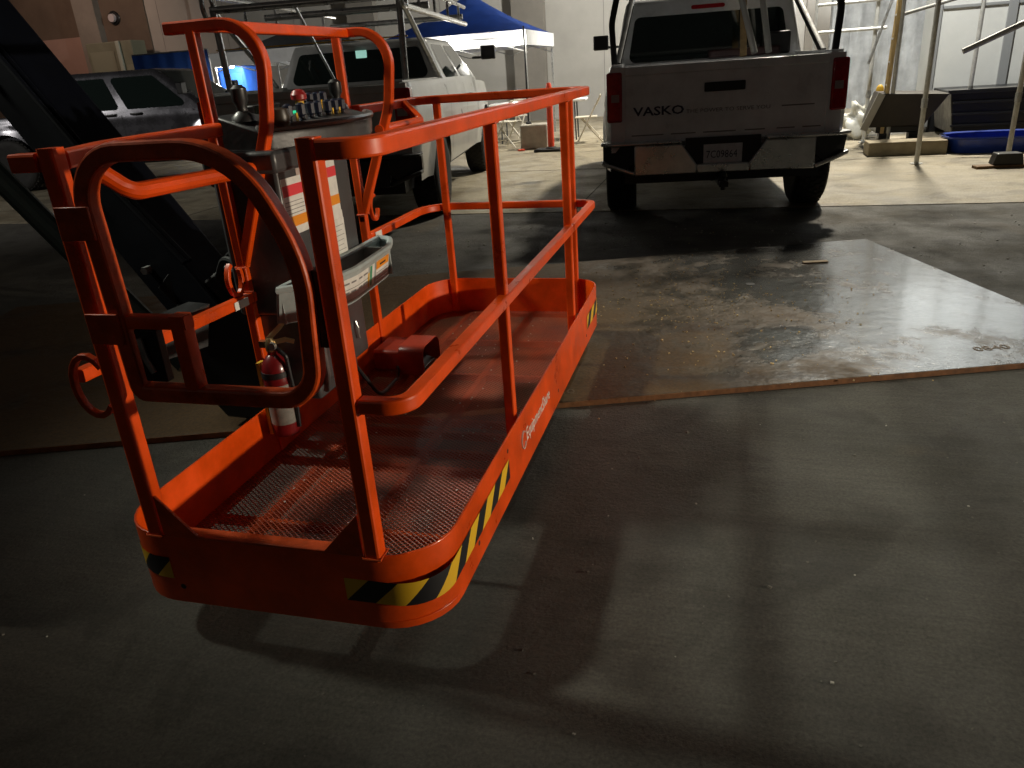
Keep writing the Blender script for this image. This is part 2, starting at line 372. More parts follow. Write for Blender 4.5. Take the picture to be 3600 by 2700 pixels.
# steel road plate under the basket
pl = empty('road_plate', (3.256, 2.346, GZ + .001), R(18.3), 'large worn steel road plate lying on the asphalt beneath the orange work platform', 'steel plate')
bm = bmesh.new(); bx(bm, -6.1, 0, 0, 2.44, 0, .025)
p1 = link('plate', bm, PLATE, pl, False, .003)
bm = bmesh.new(); bx(bm, -6.1, 0, -.004, -.0005, .001, .024); link('rusty_edge', bm, RUST, pl, False)
for (hx, hy) in ((-1.18, 1.52 + .0), (-2.95, 2.25)):
    bm = bmesh.new(); lathe(bm, [(.028, .0255), (.028, .0268)], (hx, hy, 0), 'Z', 16); link('lifting_hole', bm, INK, pl, False)
text('weld_mark', '0840', .075, mat('weld_bead', (.13, .085, .05), .5), pl, (-2.62, .08, .0262), (1, 0, 0), (0, 1, 0), .001, 1.1)
text('weld_mark', '0840', .075, mat('weld_bead', (.13, .085, .05), .5), pl, (-.62, .17, .0262), (1, 0, 0), (0, 1, 0), .001, 1.1)

# ------------------------------------------------------------------ boom lift (platform, console, jib)
W, L_, T = .8875, 2.44, .206
lift = empty('boom_lift', (.45, 1.2, GZ), 0, 'orange work platform of a boom lift with gate, control console and dark jib arm', 'boom lift')
def lk(name, bm, m, parent=None, **k):
    """geometry is written in yard coordinates; parts hang from the lift's Empty"""
    k.setdefault('ang', 20)
    par = parent or lift
    ob = link(name, bm, m, None, **k); ob.parent = par; ob.matrix_parent_inverse = Matrix.Translation((-.45, -1.2, -GZ))
    return ob
def fix(ob): ob.matrix_parent_inverse = Matrix.Translation((-.45, -1.2, -GZ)) if ob.parent == lift else Matrix.Identity(4); return ob
outline = fillet([(0, 0, 0), (W, 0, 0), (W, L_, 0), (0, L_, 0)], [.15, .16, .15, .17], 8, True)
def wall(bm, path, z0, z1, th):
    sweep(bm, [p + Vector((0, 0, (z0 + z1) / 2)) for p in path], prof_sq(th, z1 - z0, .0015), (0, 0, 1), True)
bm = bmesh.new(); wall(bm, outline, 0, T, .006)
# rolled lip along the top and bottom channel
wall(bm, fillet([(.012, .012, 0), (W - .012, .012, 0), (W - .012, L_ - .012, 0), (.012, L_ - .012, 0)], .14, 8, True), .0, .02, .03)
toe = lk('toe_board', bm, ORANGE)
bm = bmesh.new(); bx(bm, .175, .705, -.004, .034, T - .004, T + .004)
lk('entry_sill', bm, ORANGE_D, bevel=.002)
bm = bmesh.new(); prism(bm, [(p.x, p.y, .026) for p in fillet([(.006, .006, 0), (W - .006, .006, 0), (W - .006, L_ - .006, 0), (.006, L_ - .006, 0)], [.145, .155, .145, .165], 8, True)], (0, 0, .002)); lk('deck', bm, DECK, smooth=False)
bm = bmesh.new()
for x in (.19, .52): bx(bm, x - .012, x + .012, .02, L_ - .02, -.012, .024)
for y in (.36, .74, .86, 1.0, 1.10, 1.55, 1.98): bx(bm, .02, W - .02, y - .010, y + .010, -.006, .022)
lk('floor_frame', bm, ORANGE_D, bevel=.002)
SQ = prof_sq(.040, .040); SQS = prof_sq(.033, .033)
# corner posts and gussets
for (x, y) in ((.145, .006), (.740, .004)):
    bm = bmesh.new(); sweep(bm, [(x, y + .006, .196), (x, y + .006, 1.135 if x < .5 else 1.13)], SQ, (0, 1, 0)); lk('post', bm, ORANGE)
for s, x in ((1, .170), (-1, .715)):
    bm = bmesh.new(); prism(bm, [(x, -.004, T + .11), (x + s * .10, -.004, T + .002), (x, -.004, T + .002)], (0, .007, 0)); lk('gusset', bm, ORANGE_D)
for (x, y, z) in ((.862, .80, 1.09), (.862, 1.835, 1.09), (.765, L_ - .02, 1.09), (.105, L_ - .02, 1.09)):
    bm = bmesh.new(); sweep(bm, [(x - (.0 if y > 2.4 else .006), y, .03), (x - (.0 if y > 2.4 else .006), y, z)], SQS, (0, 1, 0)); lk('post', bm, ORANGE)
# right top rail, far rail, mid rails
bm = bmesh.new()
sweep(bm, fillet([(.764, .004, 1.108), (.862, .004, 1.108), (.862, L_ - .02, 1.108), (.02, L_ - .02, 1.108), (.02, 1.70, 1.108)], [0, .17, .12, .12, 0], 8), prof_sq(.038, .038), (0, 0, 1))
lk('top_rail', bm, ORANGE)
bm = bmesh.new()
sweep(bm, fillet([(.764, .012, .585), (.864, .012, .585), (.864, L_ + .01, .585), (-.005, L_ + .01, .585), (-.005, 1.70, .585)], [0, .16, .07, .16, 0], 8), prof_sq(.034, .034), (0, 0, 1))
lk('mid_rail', bm, ORANGE)
# left top rail (near part) with end stub, left mid rail
bm = bmesh.new()
sweep(bm, fillet([(.145, .03, 1.108), (.02, .30, 1.108), (.01, .77, 1.112)], .2, 6), prof_sq(.038, .038), (0, 0, 1)); lk('top_rail', bm, ORANGE)
bm = bmesh.new(); sweep(bm, [(.122, .006, 1.108), (.055, .006, 1.108)], prof_sq(.038, .038), (0, 0, 1)); lk('rail_stub', bm, ORANGE)
bm = bmesh.new(); sweep(bm, [(.02, .03, .615), (.005, .785, .590)], SQS, (0, 0, 1)); lk('mid_rail', bm, ORANGE)
# inner grab bars
bm = bmesh.new(); sweep(bm, fillet([(.055, .17, 1.10), (.12, .24, 1.01), (.12, .80, .995)], [0, .05, 0]), prof_round(.021, 12)); lk('grab_bar', bm, ORANGE)
bm = bmesh.new(); sweep(bm, fillet([(.04, 2.16, 1.11), (.13, 2.13, 1.03), (.13, 1.66, 1.03)], [0, .03, 0]), prof_round(.019, 12)); lk('grab_bar', bm, ORANGE)
def bead(pts, r_=.0028):
    rb = random.Random(len(pts)); bm = bmesh.new(); sweep(bm, [Vector(p) + Vector((rb.uniform(-1, 1), rb.uniform(-1, 1), rb.uniform(-1, 1))) * .001 for p in pts], prof_round(r_, 6)); lk('weld_bead', bm, ORANGE_D)
def ringpts(c, ax, h):
    a, b_ = [Vector(v) for v in {'z': ((1, 0, 0), (0, 1, 0)), 'y': ((1, 0, 0), (0, 0, 1)), 'x': ((0, 1, 0), (0, 0, 1))}[ax]]
    q = [(-1, -1), (0, -1), (1, -1), (1, 0), (1, 1), (0, 1), (-1, 1), (-1, 0), (-1, -1)]
    return [Vector(c) + a * u * h + b_ * v * h for u, v in q]
for c, ax, h in (((.74, .010, .205), 'z', .022), ((.145, .012, .205), 'z', .022), ((.856, .80, 1.088), 'z', .018), ((.856, 1.835, 1.088), 'z', .018), ((-.005, .785, .69), 'z', .019), ((-.005, 1.685, .69), 'z', .019), ((.004, .768, .592), 'y', .019)):
    bead(ringpts(c, ax, h))
# console guard hoops
for (ya, s) in ((.785, 0), (1.685, 1)):
    bm = bmesh.new()
    sweep(bm, [(-.005, ya, .03), (-.005, ya, .68)], SQS, (0, 1, 0))
    sweep(bm, [(-.005, ya, .66), (-.012, ya, 1.10), (-.015, ya, 1.385)], SQS, (0, 1, 0))
    sweep(bm, fillet([(.002, ya + .001, .70), (.175, ya + .001, 1.12), (.215, ya + .001, 1.395), (-.10, ya + .001, 1.395)], [0, .3, .15, 0], 8), prof_sq(.034, .034), (0, 1, 0))
    lk('console_guard', bm, ORANGE)
bm = bmesh.new(); sweep(bm, [(.03, .79, 1.394), (.03, 1.68, 1.394)], SQS, (0, 0, 1)); lk('guard_crossbar', bm, ORANGE)
# lanyard hooks
for (y, z, x) in ((.72, .665, -.0), (1.79, .70, .0)):
    bm = bmesh.new(); pts = [(x, y + .035 * math.cos(a) , z + .052 * math.sin(a)) for a in [R(d) for d in range(-250 if y < 1 else 70, 41 if y < 1 else 361, 20)]]
    sweep(bm, pts, prof_sq(.014, .016), (1, 0, 0)); lk('lanyard_ring', bm, ORANGE)
bm = bmesh.new(); sweep(bm, [(.075 + .052 * math.cos(R(a)), .01, .60 + .075 * math.sin(R(a))) for a in range(40, 330, 20)], prof_sq(.014, .016), (0, 1, 0)); lk('lanyard_ring', bm, ORANGE_D)
# gate
gy = -.004
bm = bmesh.new()
gp = fillet([(.228, gy, .600), (.214, gy, 1.122), (.585, gy, 1.122), (.694, gy, .90), (.672, gy, .600)], [.02, .11, .20, .30, .085], 9, True)
sweep(bm, gp, prof_sq(.038, .038), (0, 1, 0), True)
gate = lk('gate', bm, ORANGE_D)
gate.matrix_parent_inverse = Matrix.Translation((-.45, -1.2, -GZ))
def sub(name, bm, m, par, **k):
    ob = link(name, bm, m, None, **k); ob.parent = par; return ob
bm = bmesh.new(); sweep(bm, [(.245, gy, .768), (.395, gy, .768)], prof_sq(.03, .03), (0, 0, 1)); sub('crossbar', bm, ORANGE, gate)
bm = bmesh.new(); sweep(bm, [(.375, gy, .785), (.375, gy, .615)], prof_sq(.036, .036), (0, 1, 0)); sub('stile', bm, ORANGE, gate)
bm = bmesh.new(); bx(bm, .256, .312, gy - .012, gy + .012, .63, .752); sub('latch_plate', bm, BLACKP, gate, bevel=.003)
bm = bmesh.new(); sweep(bm, [(.272, gy - .018, .735), (.276, gy - .02, .69), (.288, gy - .018, .655)], prof_round(.007, 8)); sub('latch_bolt', bm, STEEL, gate)
bm = bmesh.new(); bm.free()
for z0 in (.72, .95):
    bm = bmesh.new(); bx(bm, .150, .235, -.030, -.022, z0, z0 + .07); sub('hinge', bm, ORANGE_D, gate, bevel=.002)
# black foam bumper on the gate side and its warning strip
bm = bmesh.new(); sweep(bm, [(.690, .012, .72), (.704, .012, .88)], prof_sq(.055, .03), (0, 1, 0)); sub('rubber_pad', bm, BLACKP, gate)
# hazard tape strips that follow the skirt
def tape(path_pts, z0, z1, name):
    bm = bmesh.new(); uvl = bm.loops.layers.uv.new('UVMap'); prev = None; u = 0; last = None
    for p in path_pts:
        if last is not None: u += (p - last).length
        a = bm.verts.new((p.x, p.y, z0)); b_ = bm.verts.new((p.x, p.y, z1))
        if prev:
            f = bm.faces.new((prev[0], a, b_, prev[1]))
            for lp, (uu, vv) in zip(f.loops, ((prev[2], z0), (u, z0), (u, z1), (prev[2], z1))): lp[uvl].uv = (uu, vv)
        prev = (a, b_, u); last = p
    ob = link(name, bm, HAZ, None); ob.parent = toe; return ob
e = .0048
def strip(pts): return fillet(pts, [0] + [.16 + e] * (len(pts) - 2) + [0], 10)
tape(strip([(.655, -e, 0), (W + e, -e, 0), (W + e, .62, 0)]), .074, .138, 'hazard_tape')
tape(strip([(-e, .03, 0), (-e, -e, 0), (.150, -e, 0)]) if False else fillet([(-e, .32, 0), (-e, -e, 0), (.33, -e, 0)], [0, .15 + e, 0], 8)[:-1] + [Vector((.165, -e, 0))], .074, .138, 'hazard_tape')
tape(fillet([(W + e, 2.02, 0), (W + e, L_ + e, 0), (.50, L_ + e, 0)], [0, .15 + e, 0], 8), .074, .138, 'hazard_tape')
for (x, y, z) in ((W + .0036, .30, .055), (W + .0036, .62, .165), (W + .0036, 1.35, .05), (W + .0036, 2.0, .05)):
    bm = bmesh.new(); lathe(bm, [(.007, x - .002), (.007, x)], (0, y, z), 'X', 10); ob = link('bolt_hole', bm, INK, None); ob.parent = toe
bm = bmesh.new(); lathe(bm, [(.008, -.0036), (.008, -.001)], (.185, 0, .05), 'Y', 10); ob = link('bolt_hole', bm, INK, None); ob.parent = toe
ob = text('lettering', 'EquipmentShare', .066, LABELW, toe, (W + .0036, .84, .088), (0, 1, 0), (0, 0, 1), .0006, .82)
bm = bmesh.new(); sweep(bm, [(W + .004, .80 + .026 * math.cos(R(a)), .112 + .030 * math.sin(R(a))) for a in range(30, 331, 20)], prof_sq(.0015, .009), (1, 0, 0), cap=True)
ob = link('logo_ring', bm, LABELW, None); ob.parent = toe

# control console
def plan_prism(bm, pts, z0, z1, mi=0): prism(bm, [(x, y, z0) for x, y in pts], (0, 0, z1 - z0), mi)
bm = bmesh.new()
cp = []
for k in range(13):
    a = k / 12; y = .805 + .755 * a; x = .05 + .225 * math.sin(math.pi * (.08 + .84 * a)) ** .75; cp.append((x, y))
front = cp[:]
# top deck rises to the back
a0 = [bm.verts.new((x - .035, y, 1.005)) for x, y in front]; am = [bm.verts.new((x - .004, y, 1.045)) for x, y in front]; a1 = [bm.verts.new((x, y, 1.098)) for x, y in front]
b1 = [bm.verts.new((x - .02, .805 + .755 * (k / 12), 1.106)) for k, (x, y) in enumerate(front)]
c1 = [bm.verts.new((-.03, .815 + .73 * (k / 12), 1.150)) for k in range(13)]; d1 = [bm.verts.new((-.03, .815 + .73 * (k / 12), .99)) for k in range(13)]
for rowa, rowb in ((a0, am), (am, a1), (a1, b1), (b1, c1), (c1, d1), (d1, a0)):
    for k in range(12): bm.faces.new((rowa[k], rowa[k + 1], rowb[k + 1], rowb[k]))
bm.faces.new([r_[0] for r_ in (a0, am, a1, b1, c1, d1)]); bm.faces.new([r_[12] for r_ in (a0, am, a1, b1, c1, d1)])
cons = lk('control_console', bm, DGREYPL, bevel=.006)
def sub3(name, bm, m, par, **k): ob = link(name, bm, m, None, **k); ob.parent = par; return ob
bm = bmesh.new(); sweep(bm, [(x - .004, y, 1.104) for x, y in front], prof_round(.012, 8)); sub3('rim', bm, MIDGREY, cons)
bm = bmesh.new()
def toggle(bm, x, y, z, big=1.0):
    lathe(bm, [(.015, 0), (.015, .014), (.009, .018), (.009, .024), (.0155, .030), (.016, .060), (.007, .066)], (x, y, z), 'Z', 8)
tz = lambda x: 1.108 + (-(x) + .20) * .19
sw = [(.17, y) for y in (.92, 1.0, 1.06, 1.11, 1.18, 1.23, 1.28)] + [(.04, y) for y in (1.25, 1.30, 1.35, 1.40)]
bm.free()
for (x, y) in sw:
    bm = bmesh.new(); toggle(bm, x, y, tz(x) - .012, .85); sub3('toggle_switch', bm, mat('dark_blue_switch', (.01, .014, .03), .35), cons)
for i, (x, y) in enumerate(sw):
    bm = bmesh.new(); box(bm, (x, y + .020, tz(x) + .008), (.004, .004, .036)); sub3('switch_guard', bm, STEEL, cons)
for (x, y) in ((.17, .96), (.17, 1.205), (.17, 1.255), (.04, 1.375)):
    bm = bmesh.new(); box(bm, (x + .006, y, tz(x) + .008), (.003, .010, .034)); sub3('switch_mark', bm, YELLOWP, cons)
bm = bmesh.new(); lathe(bm, [(.014, 0), (.014, .055), (.010, .056)], (.085, 1.15, tz(.09) - .004), 'Z', 12); sub3('stop_collar', bm, YELLOWP, cons)
bm = bmesh.new(); lathe(bm, [(.012, .05), (.026, .058), (.027, .072), (.018, .086), (.005, .09)], (.085, 1.15, tz(.09) - .012), 'Z', 16); sub3('stop_button', bm, mat('dull_red_button', (.30, .02, .02), .4), cons)
bm = bmesh.new(); lathe(bm, [(.030, 0), (.034, .03), (.030, .05), (.012, .055)], (.165, .875, tz(.165) - .010), 'Z', 14); sub3('speed_knob', bm, mat('brown_black_plastic', (.03, .024, .016), .4), cons)
bm = bmesh.new(); bx(bm, -.02, .01, .99, 1.16, tz(0) - .01, tz(0) + .022); sub3('display', bm, INK, cons, bevel=.005)
bm = bmesh.new()
for y in (1.06, 1.08, 1.10, 1.12): bx(bm, .075, .081, y, y + .010, tz(.08), tz(.08) + .010)
sub3('status_light', bm, LEDG, cons)
bm = bmesh.new()
for y in (.985, 1.002, 1.138): bx(bm, .075, .081, y, y + .009, tz(.08), tz(.08) + .010)
sub3('status_light', bm, LEDY, cons)
# joysticks: dark shrouded masses at the left and right of the panel
for (x, y) in ((.05, .86), (.06, 1.47)):
    bm = bmesh.new(); lathe(bm, [(.040, 0), (.036, .015), (.018, .03), (.016, .045), (.024, .06), (.024, .095), (.012, .105)], (x, y, tz(x) - .01), 'Z', 14); sub3('joystick', bm, BLACKP, cons)
# pedestal behind labels
bm = bmesh.new(); bx(bm, -.06, .172, .79, 1.27, .52, 1.03); bx(bm, -.05, .205, .74, 1.25, .98, 1.046); ped = lk('console_pedestal', bm, DGREYPL, bevel=.012)
def card(name, par, x, y0, y1, z0, z1, m, t_=.0015): bm = bmesh.new(); bx(bm, x, x + t_, y0, y1, z0, z1); return sub3(name, bm, m, par, smooth=False)
for (y0, y1, zt) in ((.80, .93, .955), (1.03, 1.16, .975)):
    card('warning_label', ped, .1725, y0, y1, zt - .175, zt, LABELW)
    card('label_stripe', ped, .1743, y0 + .002, y1 - .002, zt - .055, zt - .022, LABELR)
    card('label_stripe', ped, .1743, y0 + .002, y1 - .002, zt - .150, zt - .118, LABELO)
card('instruction_card', ped, .1727, 1.035, 1.165, .775, .80, LABELW)
bm = bmesh.new(); bx(bm, .1725, .176, 1.025, 1.165, .600, .775); sub3('manual_sheet', bm, LABELW, ped, bevel=.001)
bm = bmesh.new()
for k in range(9): bx(bm, .1762, .1768, 1.033, 1.155 - random.random() * .03, .615 + k * .017, .6165 + k * .017)
for k in range(4):
    bx(bm, .1743, .1748, .807, .92 - random.random() * .02, .845 + k * .012, .847 + k * .012)
sub3('fine_print', bm, INKG, ped, smooth=False)
card('small_label', ped, .1725, .90, .94, .955, .985, mat('pinkish_label', (.45, .36, .32), .5))
# tool tray
tp = [(p.x, p.y) for p in fillet([(.180, .675, 0), (.285, .745, 0), (.320, .93, 0), (.295, 1.27, 0), (.240, 1.40, 0), (.178, 1.425, 0)], [0, .05, .25, .25, .05, 0], 5)]
def tx(y):
    for (x0, y0), (x1, y1) in zip(tp, tp[1:]):
        if y0 <= y <= y1: return x0 + (x1 - x0) * (y - y0) / max(1e-6, y1 - y0)
    return .3
bm = bmesh.new()
n = len(tp)
for k in range(n - 1):
    (x0, y0), (x1, y1) = tp[k], tp[k + 1]
    q = [(x0 - .02, y0, .535), (x1 - .02, y1, .535), (x1, y1, .640), (x0, y0, .640)]
    o_ = [bm.verts.new(v) for v in q]; p_ = [bm.verts.new((x - .008, y, z)) for x, y, z in q]
    bm.faces.new(o_); bm.faces.new(p_[::-1]); bm.faces.new((o_[0], p_[0], p_[1], o_[1])); bm.faces.new((o_[3], o_[2], p_[2], p_[3]))
bx(bm, .172, .181, .68, 1.42, .53, .652); bx(bm, .176, .285, 1.275, 1.283, .535, .638); bx(bm, .176, .30, .82, .827, .535, .636)
prism(bm, [(.176, .69, .530)] + [(x - .022, y, .530) for x, y in tp[1:-1]] + [(.176, 1.41, .530)], (0, 0, .008))
tray = lk('tool_tray', bm, GREYPL, ang=50)
bm = bmesh.new(); sweep(bm, [(.180, 1.42, .642), (.178, .68, .642)] + [(x - .004, y, .642) for x, y in tp], prof_round(.012, 8)); sub3('tray_rim', bm, GREYPL, tray)
def curved_label(y0, y1, z0, z1, m, off=.0012, name='label'):
    bm = bmesh.new(); n = 8; prev = None
    for k in range(n + 1):
        y = y0 + (y1 - y0) * k / n; x = tx(y) + off
        a_ = bm.verts.new((x - .02 * (.64 - z0) / .105, y, z0)); b_ = bm.verts.new((x - .02 * (.64 - z1) / .105, y, z1))
        if prev: bm.faces.new((prev[0], a_, b_, prev[1]))
        prev = (a_, b_)
    return sub3(name, bm, m, tray)
curved_label(.84, 1.04, .548, .622, LABELW, .0014); curved_label(1.05, 1.10, .548, .622, LABELW, .0014)
curved_label(1.055, 1.075, .55, .62, LABELG, .0022, 'label_band'); curved_label(1.035, 1.05, .55, .60, YELLOWP, .0022, 'label_band')
curved_label(1.115, 1.25, .548, .622, LABELW, .0014); curved_label(1.117, 1.248, .592, .621, LABELO, .0022, 'label_band')
for (a_, b_) in ((.85, .89), (.90, .93), (.95, .98), (.99, 1.03)):
    curved_label(a_, b_, .602, .608, INKG, .0024, 'fine_print'); curved_label(a_, b_, .570, .576, INKG, .0024, 'fine_print')
curved_label(.84, 1.04, .584, .5855, INK, .0026, 'fine_print'); curved_label(1.15, 1.21, .602, .608, INK, .0030, 'fine_print')
for k in range(3): curved_label(1.122, 1.24, .556 + .011 * k, .558 + .011 * k, INKG, .0024, 'fine_print')
# lower box, supports
bm = bmesh.new(); bx(bm, -.02, .185, .80, 1.20, .26, .528); bx(bm, -.02, .16, .84, 1.14, .20, .262); lb = lk('lower_cabinet', bm, DGREYPL, bevel=.01)
card('small_label', lb, .1855, .995, 1.055, .36, .455, LABELW)
bm = bmesh.new(); sweep(bm, [(.19, 1.11, .40), (.198, 1.105, .37), (.196, 1.11, .335)], prof_round(.005, 6)); sub3('cabinet_latch', bm, STEEL, lb)
bm = bmesh.new(); sweep(bm, [(.195, .85, .50), (.20, .84, .30), (.19, .83, .24)], prof_round(.010, 8)); sub3('hose', bm, MIDGREY, lb)
bm = bmesh.new(); sweep(bm, fillet([(.16, 1.10, .24), (.20, 1.20, .06), (.18, 1.42, .045), (.13, 1.55, .05)], .08), prof_round(.008, 8)); lk('foot_switch_cable', bm, BLACKP)
# foot switch: boxy housing with arched hood
bm = bmesh.new(); bx(bm, .02, .17, 1.53, 1.72, .03, .125); fs = lk('foot_switch', bm, mat('red_brown_housing', (.30, .035, .018), .4, 0, .3, 10), bevel=.012)
bm = bmesh.new()
hp = fillet([(0, 1.50, .03), (0, 1.50, .150), (0, 1.70, .150), (0, 1.70, .03)], [0, .045, .045, 0], 6)
pr = [(x, p.y, p.z) for p in hp for x in (0,)]
sweep(bm, [(.215, p.y, p.z) for p in hp], prof_sq(.005, .115, .001), (1, 0, 0)); sub3('pedal_hood', bm, mat('red_hood', (.34, .04, .02), .35, 0, .3, 10), fs)
bm = bmesh.new(); box(bm, (.21, 1.60, .055), (.10, .13, .015), Matrix.Rotation(R(14), 3, 'Y')); sub3('pedal', bm, DGREYPL, fs, bevel=.003)
# jib, levelling link, mount
def beam(bm, a, b_, wy, wz): sweep(bm, [a, b_], prof_sq(wy, wz, .012), (0, 0, 1))
bm = bmesh.new(); beam(bm, (-.47, 1.24, .36), (-2.0, 1.50, 2.20), .20, .25); jib = lk('jib', bm, NAVY)
for dy in (0, .03):
    bm = bmesh.new(); sweep(bm, fillet([(-.50, 1.12 + dy, .62), (-.80, 1.16 + dy, .93), (-1.30, 1.24 + dy, 1.52), (-2.0, 1.36 + dy, 2.36)], .3), prof_round(.012, 8)); sub3('hydraulic_hose', bm, NAVY, jib)
for (x, z) in ((-.72, .66), (-1.05, 1.06), (-1.4, 1.48)):
    bm = bmesh.new(); lathe(bm, [(.016, 1.10 + (-.45 - x) * .17), (.016, 1.145 + (-.45 - x) * .17)], (x, 0, z - .08), 'Y', 6); sub3('bolt', bm, STEEL, jib)
bm = bmesh.new(); box(bm, (-.60, 1.17, .48), (.10, .012, .16), Matrix.Rotation(R(-42), 3, 'Y')); sub3('pin_plate', bm, BLACKP, jib, bevel=.004)
bm = bmesh.new(); sweep(bm, [(-.60, 1.12, .20), (-2.1, 1.20, 1.82)], prof_round(.047, 14)); lk('levelling_cylinder', bm, mat('green_black_cylinder', (.020, .030, .026), .35, .3, .3, 8))
bm = bmesh.new(); prism(bm, [(-.36, 1.16, .60), (-.62, 1.16, .44), (-.70, 1.16, .20), (-.50, 1.16, -.055), (-.36, 1.16, -.06), (-.20, 1.16, .10), (-.14, 1.16, .50)], (0, .26, 0)); mt = lk('rotator_mount', bm, BLACKP, bevel=.01)
bm = bmesh.new(); lathe(bm, [(.13, .02), (.14, .04), (.14, .44), (.10, .48)], (-.22, 1.30, 0), 'Z', 22); sub3('rotator', bm, BLACKP, mt)
bm = bmesh.new(); bx(bm, -.16, -.012, 1.02, 1.55, -.02, .18); bx(bm, -.13, -.012, 1.08, 1.5, .18, .52); sub3('mount_bracket', bm, BLACKP, mt, bevel=.006)
bm = bmesh.new()
for k in range(5):
    sweep(bm, fillet([(-.45 + .02 * k, 1.20 + .03 * k, .50 + .03 * k), (-.30, 1.1 + .05 * k, .66 + .02 * k), (-.12, 1.05 + .08 * k, .52), (-.05, 1.08 + .07 * k, .38)], .08), prof_round(.012, 8))
lk('hose_bundle', bm, BLACKP)
bm = bmesh.new(); prism(bm, [(-.10, .30, .60), (-.06, .02 + .30, .52), (-.02, .55, .50), (-.02, .60, .62)], (-.09, .02, 0)); lk('cable_guard', bm, BLACKP)
bm = bmesh.new(); bx(bm, .146, .150, -.021, -.020, .70, .72); bm.free()
# small white labels on rails
for (x, y, z) in ((.0265, .70, .592),): bm = bmesh.new(); bx(bm, x, x + .001, y - .045, y + .03, z - .013, z + .013); lk('rail_label', bm, LABELW, smooth=False)
bm = bmesh.new(); bx(bm, .0165, .0175, 1.735, 1.80, .573, .60); lk('rail_label', bm, LABELW, smooth=False)
bm = bmesh.new(); sweep(bm, [(-.30, .84, -.05), (-.22, 1.08, .02)], prof_sq(.016, .012)); bm.free()

# fire extinguisher hanging on the guard post
ex = empty('fire_extinguisher', (.075, .73, .12), 0, 'small red fire extinguisher with white label strapped to the near console guard post', 'fire extinguisher')
bm = bmesh.new(); lathe(bm, [(.030, 0), (.043, .006), (.045, .02), (.045, .235), (.040, .262), (.022, .285), (.016, .29), (.016, .30)], (0, 0, 0), 'Z', 24); cyl = link('cylinder', bm, REDP, ex)
bm = bmesh.new(); lathe(bm, [(.0456, .05), (.0456, .20)], (0, 0, 0), 'Z', 24)
bm.faces.ensure_lookup_table(); bmesh.ops.delete(bm, geom=[f for f in bm.faces if len(f.verts) > 4], context='FACES'); lab = link('label', bm, mat('dull_label', (.20, .19, .17), .5, 0, .3, 30), cyl)
bm = bmesh.new()
for zz in (.125, .19): lathe(bm, [(.0461, zz), (.0461, zz + .012)], (0, 0, 0), 'Z', 24)
bm.faces.ensure_lookup_table(); bmesh.ops.delete(bm, geom=[f for f in bm.faces if len(f.verts) > 4], context='FACES'); link('label_band', bm, REDP, cyl)
bm = bmesh.new(); lathe(bm, [(.015, .30), (.018, .305), (.018, .33), (.010, .345)], (0, 0, 0), 'Z', 12); box(bm, (-.012, .0, .325), (.05, .02, .022)); link('valve', bm, BRASS, ex)
bm = bmesh.new(); sweep(bm, [(-.01, -.0, .338), (.03, .02, .375), (.055, .04, .41)], prof_sq(.016, .006), (0, 1, 0)); sweep(bm, [(-.0, 0, .328), (.045, .02, .335), (.07, .03, .325)], prof_sq(.016, .006), (0, 1, 0)); link('handle', bm, BRASS, ex)
bm = bmesh.new(); lathe(bm, [(.013, -.006), (.013, .006)], (.02, -.022, .325), 'Y', 14); link('gauge', bm, STEEL, ex)
bm = bmesh.new(); sweep(bm, fillet([(.01, .0, .32), (.055, -.01, .29), (.055, .0, .12), (.05, .0, .03)], .02), prof_round(.007, 8)); link('hose', bm, BLACKP, ex)
bm = bmesh.new(); lathe(bm, [(.0475, .215), (.0475, .235)], (0, 0, 0), 'Z', 20); link('strap', bm, BLACKP, ex)
bm = bmesh.new(); box(bm, (-.055, .0, .13), (.012, .03, .26)); link('bracket', bm, YELLOWP, ex)

# ------------------------------------------------------------------ pickups
def surf_panel(bm, ys, zl, zu, xf, K, s, mi=0):
    rows = []
    for y in ys:
        a, b_ = zl(y), zu(y); rows.append([bm.verts.new((s * xf(y, a + (b_ - a) * k / K), y, a + (b_ - a) * k / K)) for k in range(K + 1)])
    for i in range(len(rows) - 1):
        for k in range(K): bm.faces.new((rows[i][k], rows[i + 1][k], rows[i + 1][k + 1], rows[i][k + 1])).material_index = mi
    return rows
def lerp4(q, u, v):
    a, b_, c, d = [Vector(x) for x in q]
    return (a * (1 - u) + b_ * u) * (1 - v) + (d * (1 - u) + c * u) * v
def pane(bm, q, u0, u1, v0, v1, off, r=.06):
    n = (Vector(q[1]) - Vector(q[0])).cross(Vector(q[3]) - Vector(q[0])).normalized() * off
    pts = fillet([lerp4(q, u, v) + n for u, v in ((u0, v0), (u1, v0), (u1, v1), (u0, v1))], r, 4, True)
    f = bm.faces.new([bm.verts.new(p) for p in pts]); return f
